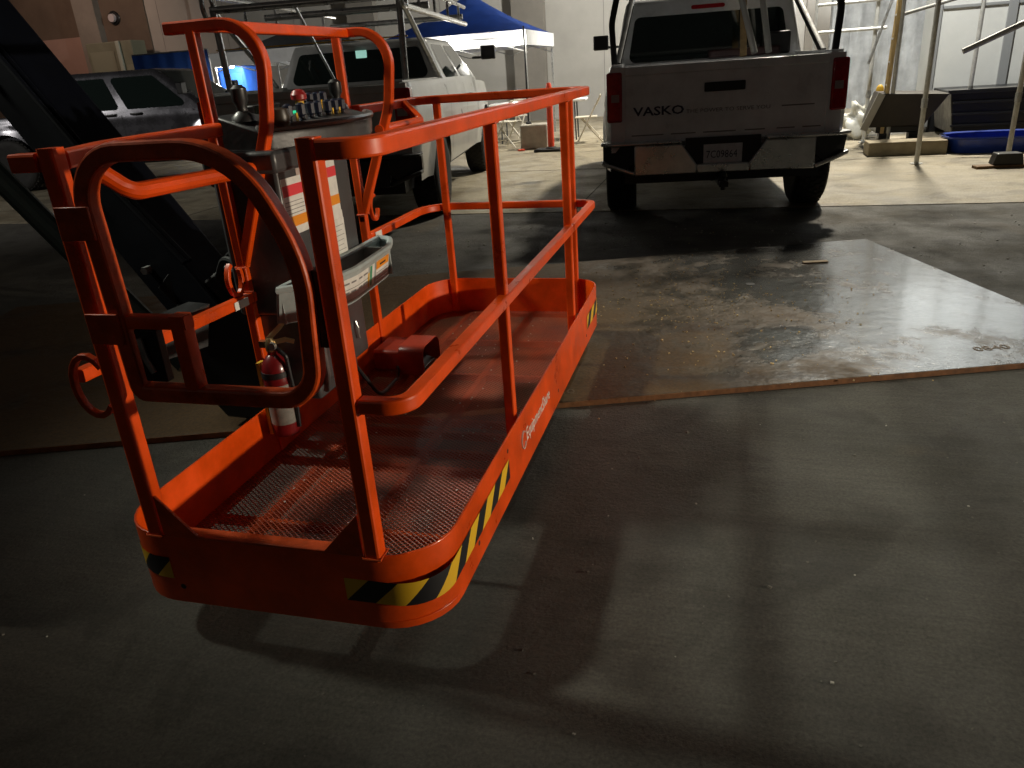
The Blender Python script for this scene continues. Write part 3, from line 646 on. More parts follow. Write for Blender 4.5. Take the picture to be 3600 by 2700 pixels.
def pickup(o, paint, bumper, roof=1.84, oh=1.05, wb=3.45, xt=.74, rw_v=(.12, .80), rim=STEEL, extra=True, bedz=1.29, Wd=.99, closed=False):
    front = oh + wb + .95; bedy = oh + .78; rw = .41; R_ = .49
    def zl(y):
        z = .44
        for c in (oh, oh + wb):
            d = abs(y - c)
            if d < R_: z = max(z, rw + math.sqrt(max(0, R_ * R_ - d * d)))
        if y < .15: z = max(z, .62)
        return z
    def zu(y):
        if y < bedy: return bedz
        if y < oh + wb - .35: return bedz - .02
        return bedz - .06 - .10 * ((y - (oh + wb - .35)) / 1.3) ** 2
    def xf(y, z):
        x = Wd - .05 * abs((z - .85) / .45) ** 2.2 + .012 * math.exp(-((z - 1.02) / .05) ** 2)
        if y < .14: x -= .06 * (1 - y / .14) ** 2
        if y > front - .5: x -= .22 * ((y - front + .5) / .5) ** 2
        for c in (oh, oh + wb):
            d = math.hypot(y - c, z - rw)
            x += .035 * max(0, 1 - abs(d - R_) / .12)
        return x
    ys = sorted(set([round(k * .09, 3) for k in range(int(front / .09) + 1)] + [front, bedy] + [c + R_ * math.cos(R(a)) for c in (oh, oh + wb) for a in range(0, 181, 15)]))
    ys = [y for i, y in enumerate(ys) if i == 0 or y - ys[i - 1] > .006]
    bm = bmesh.new()
    edges = {}
    for s in (1, -1): edges[s] = surf_panel(bm, ys, zl, zu, xf, 12, s)
    # hood, cowl, front face, bed floor and bed inner walls
    hy = [y for y in ys if y >= oh + wb - .4]
    rws = []
    for y in hy:
        rws.append([bm.verts.new((t * xf(y, zu(y)), y, zu(y) + .05 * (1 - t * t))) for t in (-1, -.7, -.35, 0, .35, .7, 1)])
    for i in range(len(rws) - 1):
        for k in range(6): bm.faces.new((rws[i][k], rws[i][k + 1], rws[i + 1][k + 1], rws[i + 1][k]))
    bx(bm, -.76, .76, front - .10, front - .02, .50, zu(front) - .01)
    if not closed:
        for s in (1, -1): bx(bm, s * .84, s * (Wd - .075), .05, bedy - .01, .80, bedz + .004); bx(bm, s * .815, s * .90, .05, bedy - .01, bedz - .015, bedz + .018)
        bx(bm, -.86, .86, .05, bedy, .78, .80); bx(bm, -.92, .92, bedy - .03, bedy + .0, .7, bedz)
    else:
        bx(bm, -Wd + .06, Wd - .06, .05, bedy, .80, bedz)
    # rear corners below the lamps
    for s in (1, -1): bx(bm, s * .79, s * (Wd - .055), -.004, .06, .62, bedz - .004)
    body = link('body', bm, paint, o, ang=40)
    bm = bmesh.new(); bx(bm, -.80, .80, .12, front - .12, .34, .66)
    bx(bm, -.62, .62, oh - .3, oh + wb + .3, .30, .36)
    for c in (oh, oh + wb): lathe(bm, [(.05, -.78), (.05, .78)], (0, c, .40), 'X', 10); 
    for s in (1, -1):
        for c in (oh, oh + wb): bx(bm, s * .55, s * .80, c - R_, c + R_, .62, .93)
    lathe(bm, [(.05, 0), (.13, .03), (.15, .12), (.13, .22), (.05, .25)], (-.12, oh, .38), 'X', 14)
    link('chassis', bm, BLACKP, o)
    # cab
    yb0, yb1, yt0, yt1 = bedy + .03, oh + wb - .12, bedy + .17, oh + wb - .95
    zb = bedz - .03; xb = Wd - .055
    Q = dict(rear=[(-xb, yb0, zb), (xb, yb0, zb), (xt, yt0, roof), (-xt, yt0, roof)], right=[(xb, yb0, zb), (xb, yb1, zb), (xt, yt1, roof), (xt, yt0, roof)],
             front=[(xb, yb1, zb), (-xb, yb1, zb), (-xt, yt1, roof), (xt, yt1, roof)], left=[(-xb, yb1, zb), (-xb, yb0, zb), (-xt, yt0, roof), (-xt, yt1, roof)])
    bm = bmesh.new()
    vb = [bm.verts.new(v) for v in ((-xb, yb0, zb - .1), (xb, yb0, zb - .1), (xb, yb1, zb - .1), (-xb, yb1, zb - .1))]
    vm = [bm.verts.new(v) for v in ((-xb, yb0, zb), (xb, yb0, zb), (xb, yb1, zb), (-xb, yb1, zb))]
    vt = [bm.verts.new(v) for v in ((-xt, yt0, roof), (xt, yt0, roof), (xt, yt1, roof), (-xt, yt1, roof))]
    for A, B in ((vb, vm), (vm, vt)):
        for k in range(4): bm.faces.new((A[k], A[(k + 1) % 4], B[(k + 1) % 4], B[k]))
    bm.faces.new(vt)
    bmesh.ops.bevel(bm, geom=[e_ for e_ in bm.edges if min(v.co.z for v in e_.verts) > zb + .1 or abs(e_.verts[0].co.z - e_.verts[1].co.z) > .2], offset=.075, segments=4, affect='EDGES', profile=.6)
    link('cab', bm, paint, o, ang=50)
    bm = bmesh.new(); pane(bm, Q['rear'], .07, .93, rw_v[0], rw_v[1], .004); rwn = link('rear_window', bm, GLASS, o, smooth=False)
    bm = bmesh.new(); pane(bm, Q['front'], .06, .94, .08, .92, .004); link('windshield', bm, GLASS, o, smooth=False)
    for sd in ('right', 'left'):
        for (u0, u1) in (((.07, .45), (.50, .90)) if sd == 'right' else ((.10, .50), (.55, .93))):
            bm = bmesh.new(); pane(bm, Q[sd], u0, u1, .08, .84, .004, .05); link('side_window', bm, GLASS, o, smooth=False)
    # seams and door handles
    bm = bmesh.new()
    for s in (1, -1):
        for yy in (bedy + .005, bedy + (yb1 - bedy) * .46, oh + wb - .50):
            for k in range(14):
                z0 = .52 + k * (bedz - .58) / 14; z1 = z0 + (bedz - .58) / 14
                if z1 > zl(yy) + .02:
                    v = [bm.verts.new((s * (xf(y_, z_) + .0015), y_, z_)) for y_, z_ in ((yy, z0), (yy + .009, z0), (yy + .009, z1), (yy, z1))]; bm.faces.new(v)
    link('door_seam', bm, INK, o, smooth=False)
    for s in (1, -1):
        for yy in (bedy + (yb1 - bedy) * .36, bedy + (yb1 - bedy) * .52):
            bm = bmesh.new(); sweep(bm, fillet([(s * (xf(yy, 1.08) - .01), yy, 1.08), (s * (xf(yy, 1.08) + .035), yy + .01, 1.08), (s * (xf(yy, 1.08) + .035), yy + .17, 1.08), (s * (xf(yy, 1.08) - .01), yy + .18, 1.08)], .02, 4), prof_sq(.018, .030)); link('door_handle', bm, BLACKP, o)
    for s in (1, -1):
        bm = bmesh.new(); box(bm, (s * (Wd + .17), yb1 - .28, bedz + .27), (.19, .09, .17)); bx(bm, s * (Wd - .06), s * (Wd + .09), yb1 - .26, yb1 - .22, bedz + .20, bedz + .23); link('side_mirror', bm, BLACKP, o, bevel=.03)
    # tail lamps
    for s in (1, -1):
        bm = bmesh.new(); bx(bm, s * .815, s * (Wd - .022), -.018, .10, .86, 1.25); tl = link('tail_lamp', bm, REDL, o, bevel=.018)
        bm = bmesh.new(); bx(bm, s * .84, s * (Wd - .06), -.022, -.015, 1.02, 1.08); link('reverse_lens', bm, mat('clear_lens', (.35, .28, .28), .15), tl)
    # tailgate
    bm = bmesh.new()
    bx(bm, -.795, .795, -.012, .045, .64, bedz - .03); bx(bm, -.795, .795, -.026, .045, bedz - .075, bedz - .005); bx(bm, -.70, .70, -.020, .0, .655, .70)
    tg = link('tailgate', bm, paint, o, bevel=.010)
    bm = bmesh.new(); bx(bm, -.16, .16, -.032, -.012, 1.06, 1.13); link('handle', bm, BLACKP, tg, bevel=.008)
    # bumper with step corners and number plate recess
    bm = bmesh.new(); bh0, bh1 = .43, .675
    for s in (1, -1):
        prism(bm, [(s * .335, -.10, bh1), (s * .72, -.10, bh1), (s * .72, -.10, bh0), (s * .21, -.10, bh0), (s * .21, -.10, bh0 + .075)], (0, .10, 0))
        prism(bm, [(s * .72, -.10, bh0), (s * .86, -.09, bh0 + .05), (s * .995, -.02, bh0 + .09), (s * .995, .10, bh0 + .09), (s * .72, 0, bh0)], (0, 0, .035))
    bx(bm, -.21, .21, -.10, 0, bh0, bh0 + .075)
    for s in (1, -1): prism(bm, [(s * .335, -.115, bh1), (s * .90, -.105, bh1), (s * 1.0, -.03, bh1), (s * 1.0, .12, bh1), (s * .335, .0, bh1)], (0, 0, .028))
    bp = link('rear_bumper', bm, bumper, o, bevel=.012)
    bm = bmesh.new(); bx(bm, -.30, .30, -.045, -.01, bh0 + .06, bh1 + .035); bx(bm, -.78, .78, -.02, 0, bh1 + .015, .66); link('plate_recess', bm, INK, bp)
    for s in (1, -1):
        bm = bmesh.new(); prism(bm, [(s * .71, -.086, bh1 - .005), (s * .97, -.03, bh1 - .005), (s * .985, .1, bh1 - .005), (s * .985, .1, bh0 + .11), (s * .90, -.055, bh0 + .075), (s * .79, -.086, bh0 + .05), (s * .71, -.086, bh0 + .12)], (0, .06, 0)); link('bumper_step', bm, BLACKP, bp, bevel=.006)
    bm = bmesh.new(); bx(bm, -.155, .155, -.052, -.047, .505, .655); lp = link('number_plate', bm, mat('plate_white', (.60, .62, .66), .4, .0, .15, 20), bp, bevel=.002)
    bm = bmesh.new(); bx(bm, -.04, .04, -.14, .3, .335, .40); rod(bm, (0, -.16, .39), (0, -.16, .30), .02); lathe(bm, [(.01, .39), (.025, .41), (.025, .43), (.01, .45)], (0, -.19, 0), 'Z', 12); bx(bm, -.035, .035, -.22, -.10, .33, .37); link('tow_hitch', bm, BLACKP, o)
    # wheels
    for s in (1, -1):
        for c in (oh, oh + wb):
            wx = s * (Wd - .125)
            wroot = bpy.data.objects.new('wheel', None); COL.objects.link(wroot); wroot.parent = o; wroot.location = (wx, c, rw)
            bm = bmesh.new()
            lathe(bm, [(.24, -.125), (.30, -.138), (.375, -.135), (.402, -.115), (.408, -.10), (.408, .10), (.402, .115), (.375, .135), (.30, .138), (.24, .125)], (0, 0, 0), 'X', 40)
            # tread blocks
            for k in range(40):
                a = 2 * math.pi * k / 40
                for j, xx in enumerate((-.092, -.045, 0, .045, .092)):
                    M = Matrix.Rotation(a + (.07 if j % 2 else 0), 3, 'X'); box(bm, M @ Vector((xx, 0, .411)), (.036, .040, .012), M)
            link('tyre', bm, RUBBER, wroot)
            bm = bmesh.new(); xo = s * .105
            lathe(bm, [(.235, s * -.12), (.245, xo), (.225, xo + s * .008), (.20, xo - s * .03), (.085, xo - s * .015), (.075, xo + s * .015), (.02, xo + s * .02)], (0, 0, 0), 'X', 28)
            link('rim', bm, rim, wroot)
            bm = bmesh.new()
            for k in range(8):
                a = 2 * math.pi * k / 8; lathe(bm, [(.026, xo - s * .0205), (.026, xo - s * .0195)], (0, .148 * math.cos(a), .148 * math.sin(a)), 'X', 10)
            link('rim_opening', bm, INK, wroot, smooth=False)
    return dict(tg=tg, bp=bp, body=body, yb0=yb0, Q=Q, lp=lp, bedy=bedy)

# white pickup seen from behind
h1 = R(6.4)
def from_axle(cx_, cy_, h, oh): return (cx_ + oh * math.sin(h), cy_ - oh * math.cos(h), GZ + .006)
T1 = empty('pickup_truck', from_axle(1.355, 6.30, h1, .85), h1, 'white pickup with chrome rear bumper and blue lettering on its closed tailgate', 'pickup truck')
t1 = pickup(T1, WHITEV, CHROME, 1.88, .85, Wd=.965, xt=.79, rw_v=(.07, .74))
bm = bmesh.new(); pane(bm, t1['Q']['rear'], .40, .60, .80, .86, .006); link('high_brake_lamp', bm, REDL, T1, False)
text('lettering', 'VASKO', .095, INKB, t1['tg'], (-.725, -.0135, .905), (1, 0, 0), (0, 0, 1), .0008, 1.35, .002)
text('lettering', 'THE POWER TO SERVE YOU', .042, INKG, t1['tg'], (-.30, -.0135, .905), (1, 0, 0), (0, 0, 1), .0008, 1.25)
for (a_, b_, z_) in ((.45, .70, .915), (-.74, -.48, .745), (-.42, -.22, .745), (-.16, .10, .745), (.17, .33, .745), (.42, .56, .745), (.62, .76, .745)):
    bm = bmesh.new(); bx(bm, a_, b_, -.0145, -.013, z_, z_ + .009); link('pinstripe', bm, INKG, t1['tg'], smooth=False)
text('lettering', '7C09864', .085, INKB, t1['lp'], (-.135, -.0528, .545), (1, 0, 0), (0, 0, 1), .0004, .80)
# black rack on truck one
rk = BLACKP
for s in (1, -1):
    bm = bmesh.new(); sweep(bm, fillet([(s * .88, .25, 1.30), (s * .90, .25, 1.62), (s * .80, .25, 2.05)], .3, 6), prof_sq(.05, .05), (0, 1, 0)); link('rack_post', bm, rk, T1)
    bm = bmesh.new(); sweep(bm, fillet([(s * .86, .60, 1.30), (s * .70, 1.75, 2.02)], .3, 6), prof_sq(.05, .05), (0, 0, 1)); link('rack_brace', bm, rk, T1)
    bm = bmesh.new(); sweep(bm, [(s * .80, .2, 2.07), (s * .80, 4.2, 2.07)], prof_sq(.05, .05)); link('rack_rail', bm, rk, T1)
bm = bmesh.new(); sweep(bm, [(-1.02, 1.75, 2.0), (.80, 1.75, 2.0)], prof_sq(.06, .06)); sweep(bm, [(-.80, .25, 2.06), (.80, .25, 2.06)], prof_sq(.05, .05)); link('rack_crossbar', bm, rk, T1)
bm = bmesh.new(); bx(bm, .52, .76, 1.52, 1.80, 1.30, 1.50); link('toolbox', bm, BLACKP, T1, bevel=.02)
bm = bmesh.new(); bx(bm, .0, .66, 1.45, 1.8, 1.30, 1.375); link('bed_chest', bm, mat('dark_maroon_box', (.05, .022, .024), .5), T1, bevel=.02)
for (a_, b_) in (((.40, 1.3, 1.32), (.18, 1.62, 2.2)), ((.52, 1.25, 1.32), (.42, 1.6, 2.2))):
    bm = bmesh.new(); rod(bm, a_, b_, .03, 12); tag(link('plastic_pipe', bm, mat('grey_white_pipe', (.42, .42, .40), .4), None), ('left-hand' if b_[0] < .3 else 'right-hand') + ' grey pipe leaning upright in the bed of the white pickup with tailgate lettering', 'pipe', 'pipes standing in the pickup bed').matrix_world = T1.matrix_basis
bm = bmesh.new(); sweep(bm, [(.30, 1.32, 1.30), (.30, 1.60, 2.2)], prof_sq(.06, .03), (0, 1, 0)); tag(link('timber_stick', bm, WOOD, None), 'upright piece of raw timber standing among grey pipes in the pickup bed', 'timber').matrix_world = T1.matrix_basis

# pale pickup with aluminium ladder rack
h2 = R(9.3)
T2 = empty('pickup_truck', from_axle(-2.29, 6.10, h2, 1.05), h2, 'pale dusty pickup with aluminium ladder rack and black rear bumper, behind the work platform', 'pickup truck')
t2 = pickup(T2, SILVERV, BLACKP, 1.72, 1.05, 3.40)
for s in (1, -1):
    bm = bmesh.new(); rod(bm, (s * .84, .45, 1.30), (s * .86, .45, 2.0), .030, 12); link('rack_post', bm, ALU, T2)
    bm = bmesh.new(); sweep(bm, [(s * .90 + 0, .45 + .11 * math.cos(R(a)), 2.03 + .13 * math.sin(R(a))) for a in range(-60, 290, 20)], prof_round(.022, 8), (1, 0, 0)); link('rack_end_loop', bm, ALU, T2)
    bm = bmesh.new(); sweep(bm, [(s * .88, .40, 1.92), (s * .88, 4.1, 1.92)], prof_round(.028, 10)); sweep(bm, [(s * .88, .40, 2.12), (s * .88, 4.1, 2.12)], prof_round(.022, 10)); link('rack_rail', bm, ALU, T2)
    for yy in (1.2, 2.0, 2.8, 3.6):
        bm = bmesh.new(); rod(bm, (s * .88, yy, 1.92), (s * .88, yy, 2.12), .016, 8); link('rack_spindle', bm, ALU, T2)
    bm = bmesh.new(); rod(bm, (s * .86, .45, 2.0), (s * .90, 1.75, 1.32), .026, 10); link('rack_brace', bm, ALU, T2)
for yy in (.45, 1.7, 3.9):
    bm = bmesh.new(); rod(bm, (-.88, yy, 2.0), (.88, yy, 2.0), .034, 12); link('rack_crossbar', bm, ALU, T2)
bm = bmesh.new(); rod(bm, (-.1, .45, 2.0), (.02, 1.0, 1.30), .013, 8); link('rack_tie', bm, ALU, T2)
bm = bmesh.new(); bx(bm, -.9, .9, .44, .46, 1.665, 1.675); link('tie_down_strap', bm, YELLOWP, T2)
bm = bmesh.new(); bx(bm, -.03, .09, t2['yb0'] + .085, t2['yb0'] + .10, 1.50, 1.63); link('window_reflection', bm, mat('pale_green_reflection', (.35, .75, .60), .5, emit=((.5, .95, .8), .5)), T2, smooth=False)  # glowing patch standing in for a reflection on the rear window

# dark SUV/pickup on the left, seen side-on
T3 = empty('parked_car', (-10.95, 9.6, GZ + .006), R(-76), 'glossy black crew cab vehicle parked side-on in front of the building at left', 'car')
pickup(T3, BLACKV, BLACKP, 1.72, 1.05, 3.5, rim=DGREYPL, bedz=1.13)

# ------------------------------------------------------------------ building
BY = 20.1
bld = empty('warehouse_building', (0, BY, GZ), 0, 'long grey warehouse wall with darker vertical piers closing the back of the yard', 'building')
WALLM = mat('painted_panel_wall', (.40, .39, .36), .75, 0, .12, .8, .15, 8)
PIER = mat('taupe_pier', (.22, .205, .18), .8, 0, .15, 1.5, .15, 8)
BROWN = mat('brown_render', (.13, .10, .075), .85, 0, .2, 1.2, .15, 8)
def bpart(name, x0, x1, y0, y1, z0, z1, m, par=None, bevel=0):
    bm = bmesh.new(); bx(bm, x0, x1, y0 - BY, y1 - BY, z0 - GZ, z1 - GZ); return link(name, bm, m, par or bld, False, bevel)
bpart('wall', -15.3, 3.2, BY, BY + .4, GZ, 5.6, WALLM); bpart('wall', 3.2, 30, BY, BY + .4, GZ, 14, mat('pale_tower_wall', (.50, .50, .48), .7, 0, .10, .8, .15, 8))
bpart('side_wall', -34, -15.3, BY - .05, BY + .4, GZ, 7, BROWN)
for x0, x1 in ((-17.6, -16.85), (-8.7, -7.9), (-4.05, -3.2), (3.18, 3.75), (9.5, 10.2)):
    bpart('pier', x0, x1, BY - .30, BY - .051, GZ, 5.5, PIER)
bpart('roller_door', -20.6, -17.75, BY - .09, BY - .052, GZ, 3.0, mat('pinkish_door', (.36, .24, .20), .7, 0, .12, 1, .1, 20))
dr = bpart('wall_trim', 1.0, 3.2, BY - .02, BY - .001, 2.9, 3.0, PIER)
bm = bmesh.new()
for k in range(8): bx(bm, -14.9 + 2.2 * k, -14.885 + 2.2 * k, -.004, -.001, 0, 5.5)
link('panel_joint', bm, INKG, bld, smooth=False)
wl = empty('wall_lamp', (-16.4, BY - .10, 3.42), 0, 'small unlit round wall lamp high on the brown wall at left', 'lamp')
bm = bmesh.new(); lathe(bm, [(.18, 0), (.20, .03), (.17, .06)], (0, -.0, 0), 'Y', 18); link('back_plate', bm, BLACKP, wl)
bm = bmesh.new(); lathe(bm, [(.11, -.10), (.12, -.02), (.09, .0)], (0, 0, 0), 'Y', 16); link('globe', bm, mat('opal_globe', (.5, .48, .5), .3), wl)
ec = empty('electrical_cabinet', (-16.0, 19.4, GZ), 0, 'tall pale green electrical cabinet standing against the wall behind the black vehicle', 'cabinet')
bm = bmesh.new(); bx(bm, -.85, .75, -.3, .3, 0, 2.85); link('housing', bm, mat('sage_paint', (.17, .18, .13), .6, 0, .15, 3), ec, False, .02)
bm = bmesh.new(); bx(bm, .25, .38, -.38, -.31, 0, 2.85); link('conduit', bm, mat('pale_green_conduit', (.32, .36, .31), .5), ec, False, .02)
bm = bmesh.new(); bx(bm, -.75, .10, -.312, -.301, .15, 2.6); bx(bm, .42, .70, -.312, -.301, .15, 2.2); link('door', bm, mat('sage_door', (.20, .21, .155), .6), ec, False, .004)
sg = empty('wall_sign', (-13.75, BY - .03, 3.15), 0, 'blank pale rectangular panel fixed to the wall above the blue tarpaulin', 'panel')
bm = bmesh.new(); bx(bm, 0, .9, -.03, .0, 0, .9); link('panel', bm, mat('pale_panel', (.45, .43, .40), .6), sg, False, .005)

# ------------------------------------------------------------------ canopies
def canopy(loc, rz, wx, wy, eave, peak, top, val, label, skirt=.26, legs=True, vmat=None):
    c = empty('canopy_tent', loc, rz, label, 'canopy tent', 'pop-up canopies in front of the building')
    bm = bmesh.new(); n = 9; V = {}
    for i in range(n):
        for j in range(n):
            u, v = i / (n - 1) * 2 - 1, j / (n - 1) * 2 - 1; k = max(abs(u), abs(v))
            z = eave + (peak - eave) * (1 - k) ** 1.0 - .05 * math.sin(math.pi * k) - (.05 * abs(math.sin(6 * u + 3 * v)) * k)
            V[i, j] = bm.verts.new((u * wx / 2, v * wy / 2, z))
    for i in range(n - 1):
        for j in range(n - 1): bm.faces.new((V[i, j], V[i + 1, j], V[i + 1, j + 1], V[i, j + 1]))
    r_ = bmesh.ops.solidify(bm, geom=bm.faces[:], thickness=.006)
    link('roof', bm, top, c)
    bm = bmesh.new()
    for s in (1, -1):
        bx(bm, -wx / 2, wx / 2, s * wy / 2 - .004, s * wy / 2 + .004, eave - skirt, eave - .01); bx(bm, s * wx / 2 - .004, s * wx / 2 + .004, -wy / 2, wy / 2, eave - skirt, eave - .01)
    link('valance', bm, vmat or val, c, False)
    for sx in (1, -1):
        for sy in (1, -1):
            bm = bmesh.new(); bx(bm, sx * (wx / 2 - .04) - .02, sx * (wx / 2 - .04) + .02, sy * (wy / 2 - .04) - .02, sy * (wy / 2 - .04) + .02, 0, eave); link('leg', bm, STEEL, c, False, .004)
    bm = bmesh.new()
    for s in (1, -1):
        for k in range(3):
            x0, x1 = -wx / 2 + wx * k / 3, -wx / 2 + wx * (k + 1) / 3
            for (za, zb) in ((eave - .08, eave - .38), (eave - .38, eave - .08)): rod(bm, (x0, s * (wy / 2 - .04), za), (x1, s * (wy / 2 - .04), zb), .010, 6)
    link('truss', bm, STEEL, c)
    return c
def bulbs(name, c, pts, energy, label):
    o = empty(name, c, 0, label, 'string lights')
    bm = bmesh.new(); sweep(bm, [Vector(p) + Vector((0, 0, .05 - .0 * i)) for i, p in enumerate(pts)], prof_round(.006, 5)); link('cable', bm, INK, o)
    for p in pts:
        bm = bmesh.new(); bmesh.ops.create_icosphere(bm, subdivisions=2, radius=.045); ob = link('bulb', bm, BULB, o); ob.location = p
        l = lamp('bulb_lamp', 'POINT', Vector(c) + Vector(p) + Vector((0, -.08, -.06)), energy, (1, .95, .84), None, .05)
    return o
canopy((-3.45, 14.4, GZ), R(2), 2.75, 2.8, 1.98, 2.74, FABB, FABW, 'blue pop-up canopy with white valance, beyond the pale pickup', vmat=FABW)
canopy((-7.15, 14.3, GZ), R(2), 2.7, 2.6, 2.02, 2.46, FABK, FABW, 'black pop-up canopy lit from inside, left of the blue one')
bulbs('string_light', (-3.45, 13.0, GZ), [(-1.1, -.12, 1.72), (.05, -.12, 1.82), (1.2, -.12, 1.80)], 30, 'string of bare white bulbs along the front of the blue canopy')
bulbs('string_light', (-8.2, 13.4, GZ), [(-.10, 0, 1.78), (.42, .2, 1.58)], 32, 'string of bare white bulbs under the black canopy')
tb = empty('tarpaulin_wall', (-9.95, 13.7, GZ), R(3), 'blue tarpaulin side wall hanging left of the black canopy', 'tarpaulin')
bm = bmesh.new()
prev = None
for k in range(25):
    x = -.9 + 1.8 * k / 24; y = .012 * math.sin(k * 1.3) + .006 * math.sin(k * 3.1)
    a_ = bm.verts.new((x, y, .25)); b_ = bm.verts.new((x, y * .6, 2.13))
    if prev: bm.faces.new((prev[0], a_, b_, prev[1]))
    prev = (a_, b_)
bmesh.ops.solidify(bm, geom=bm.faces[:], thickness=.006); link('sheet', bm, mat('bright_tarpaulin_blue', (.035, .12, .46), .6, 0, .2, 3), tb)
bm = bmesh.new(); rod(bm, (-.9, .03, 0), (-.9, .03, 2.15), .02); rod(bm, (.9, .03, 0), (.9, .03, 2.15), .02); rod(bm, (-.9, .03, 2.14), (.9, .03, 2.14), .02); link('frame', bm, STEEL, tb)
pb = empty('blue_cabin', (-8.6, 14.1, GZ), R(6), 'bright blue portable cabin lit beneath the black canopy', 'cabin')
bm = bmesh.new(); bx(bm, -.30, .30, -.4, .4, 0, 1.78); link('cabin', bm, mat('bright_blue_plastic', (.03, .14, .70), .4, 0, .1, 4), pb, False, .04)
bm = bmesh.new(); bx(bm, -.25, .25, -.415, -.401, .1, 1.65); link('door', bm, mat('bright_blue_door', (.04, .17, .75), .4), pb, False, .01)
bm = bmesh.new(); bx(bm, -.24, .24, -.43, -.416, 1.22, 1.36); link('notice', bm, LABELW, pb, False)

# ------------------------------------------------------------------ table, chairs, weight block, delineator
tbl = empty('folding_table', (-2.05, 13.9, GZ), R(6), 'white folding table with dark legs under the edge of the blue canopy', 'table')
bm = bmesh.new(); bx(bm, -.92, .92, -.38, .38, .70, .74); link('table_top', bm, TABLEW, tbl, False, .012)
for s in (1, -1):
    bm = bmesh.new(); sweep(bm, fillet([(s * .72, -.30, 0), (s * .70, -.30, .70), (s * .70, .30, .70), (s * .72, .30, 0)], .05, 4), prof_round(.014, 8), (1, 0, 0)); link('leg', bm, mat('dark_leg_paint', (.05, .055, .06), .4), tbl)
def chair():
    c = empty('folding_chair', (0, 0, 0), 0)
    for s in (1, -1):
        bm = bmesh.new(); sweep(bm, fillet([(s * .21, .23, 0), (s * .21, -.20, .80)], 0), prof_round(.014, 8), (1, 0, 0)); link('leg', bm, CHAIRM, c)
        bm = bmesh.new(); sweep(bm, [(s * .185, -.24, 0), (s * .185, .16, .44)], prof_round(.014, 8), (1, 0, 0)); link('leg', bm, CHAIRM, c)
    bm = bmesh.new(); rod(bm, (-.21, .17, .11), (.21, .17, .11), .009); rod(bm, (-.185, -.17, .08), (.185, -.17, .08), .009); rod(bm, (-.21, -.2, .80), (.21, -.2, .80), .011); link('stretcher', bm, CHAIRM, c)
    bm = bmesh.new(); bx(bm, -.20, .20, -.14, .26, .430, .450); link('seat', bm, CHAIRM, c, False, .01)
    bm = bmesh.new()
    n = 8; pv = None
    for k in range(n + 1):
        x = -.205 + .41 * k / n; y = -.03 * (1 - (2 * k / n - 1) ** 2)
        a_ = bm.verts.new((x, -.108 + y, .63)); b_ = bm.verts.new((x, -.192 + y, .79))
        if pv: bm.faces.new((pv[0], a_, b_, pv[1]))
        pv = (a_, b_)
    bmesh.ops.solidify(bm, geom=bm.faces[:], thickness=.012); link('backrest', bm, CHAIRM, c)
    return c
ch0 = chair()
CH = [((-.95, 13.15), R(98), 'beige folding chair standing alone, left of the white pickup with the chrome bumper'),
      ((-2.42, 12.95), R(70), 'beige folding chair drawn up beside the white folding table, nearest the concrete block'),
      ((-2.95, 12.35), R(-60), 'beige folding chair left of the table, partly hidden by the platform post'),
      ((-2.72, 14.7), R(150), 'beige folding chair on the far side of the white folding table')]
for i, ((x, y), rz, lb_) in enumerate(CH):
    c = ch0 if i == 0 else copy_tree(ch0)
    c.location = (x, y, GZ + .006); c.rotation_euler = (0, 0, rz); tag(c, lb_, 'chair', 'beige folding chairs round the table')
cb = empty('weight_block', (-1.82, 12.45, GZ), R(8), 'square concrete weight block with a black upright pole standing in it', 'weight block')
bm = bmesh.new(); bx(bm, -.24, .24, -.22, .22, 0, .42); link('block', bm, CONC, cb, False, .03)
bm = bmesh.new(); rod(bm, (-.1, 0, .42), (-.1, 0, 2.0), .016, 10); link('pole', bm, BLACKP, cb)
bm = bmesh.new(); lathe(bm, [(.05, .42), (.05, .45), (.02, .47)], (-.1, 0, 0), 'Z', 12); link('pole_base', bm, BLACKP, cb)
dl = empty('delineator_post', (-1.40, 11.85, GZ), 0, 'orange delineator post with white reflective band on a black rubber base', 'traffic post')
bm = bmesh.new(); lathe(bm, [(.055, .05), (.052, 1.0), (.045, 1.06), (.028, 1.09)], (0, 0, 0), 'Z', 16); link('tube', bm, ORPL, dl)
bm = bmesh.new(); lathe(bm, [(.0545, .83), (.0545, .93)], (0, 0, 0), 'Z', 16); link('reflective_band', bm, LABELW, dl)
bm = bmesh.new(); box(bm, (-.04, 0, .025), (.46, .34, .05)); lathe(bm, [(.10, .05), (.07, .08)], (0, 0, 0), 'Z', 14); link('base', bm, RUBBER, dl, False, .015)
bm = bmesh.new(); bx(bm, -.06, .06, -.03, .03, 0, .03); ob = tag(link('orange_scrap', bm, ORPL, None, False, .01), 'small scrap of orange plastic lying at the foot of the concrete block', 'scrap'); ob.location = (-1.98, 12.05, GZ + .006); ob.rotation_euler = (0, 0, .5)
canopy_pole = None

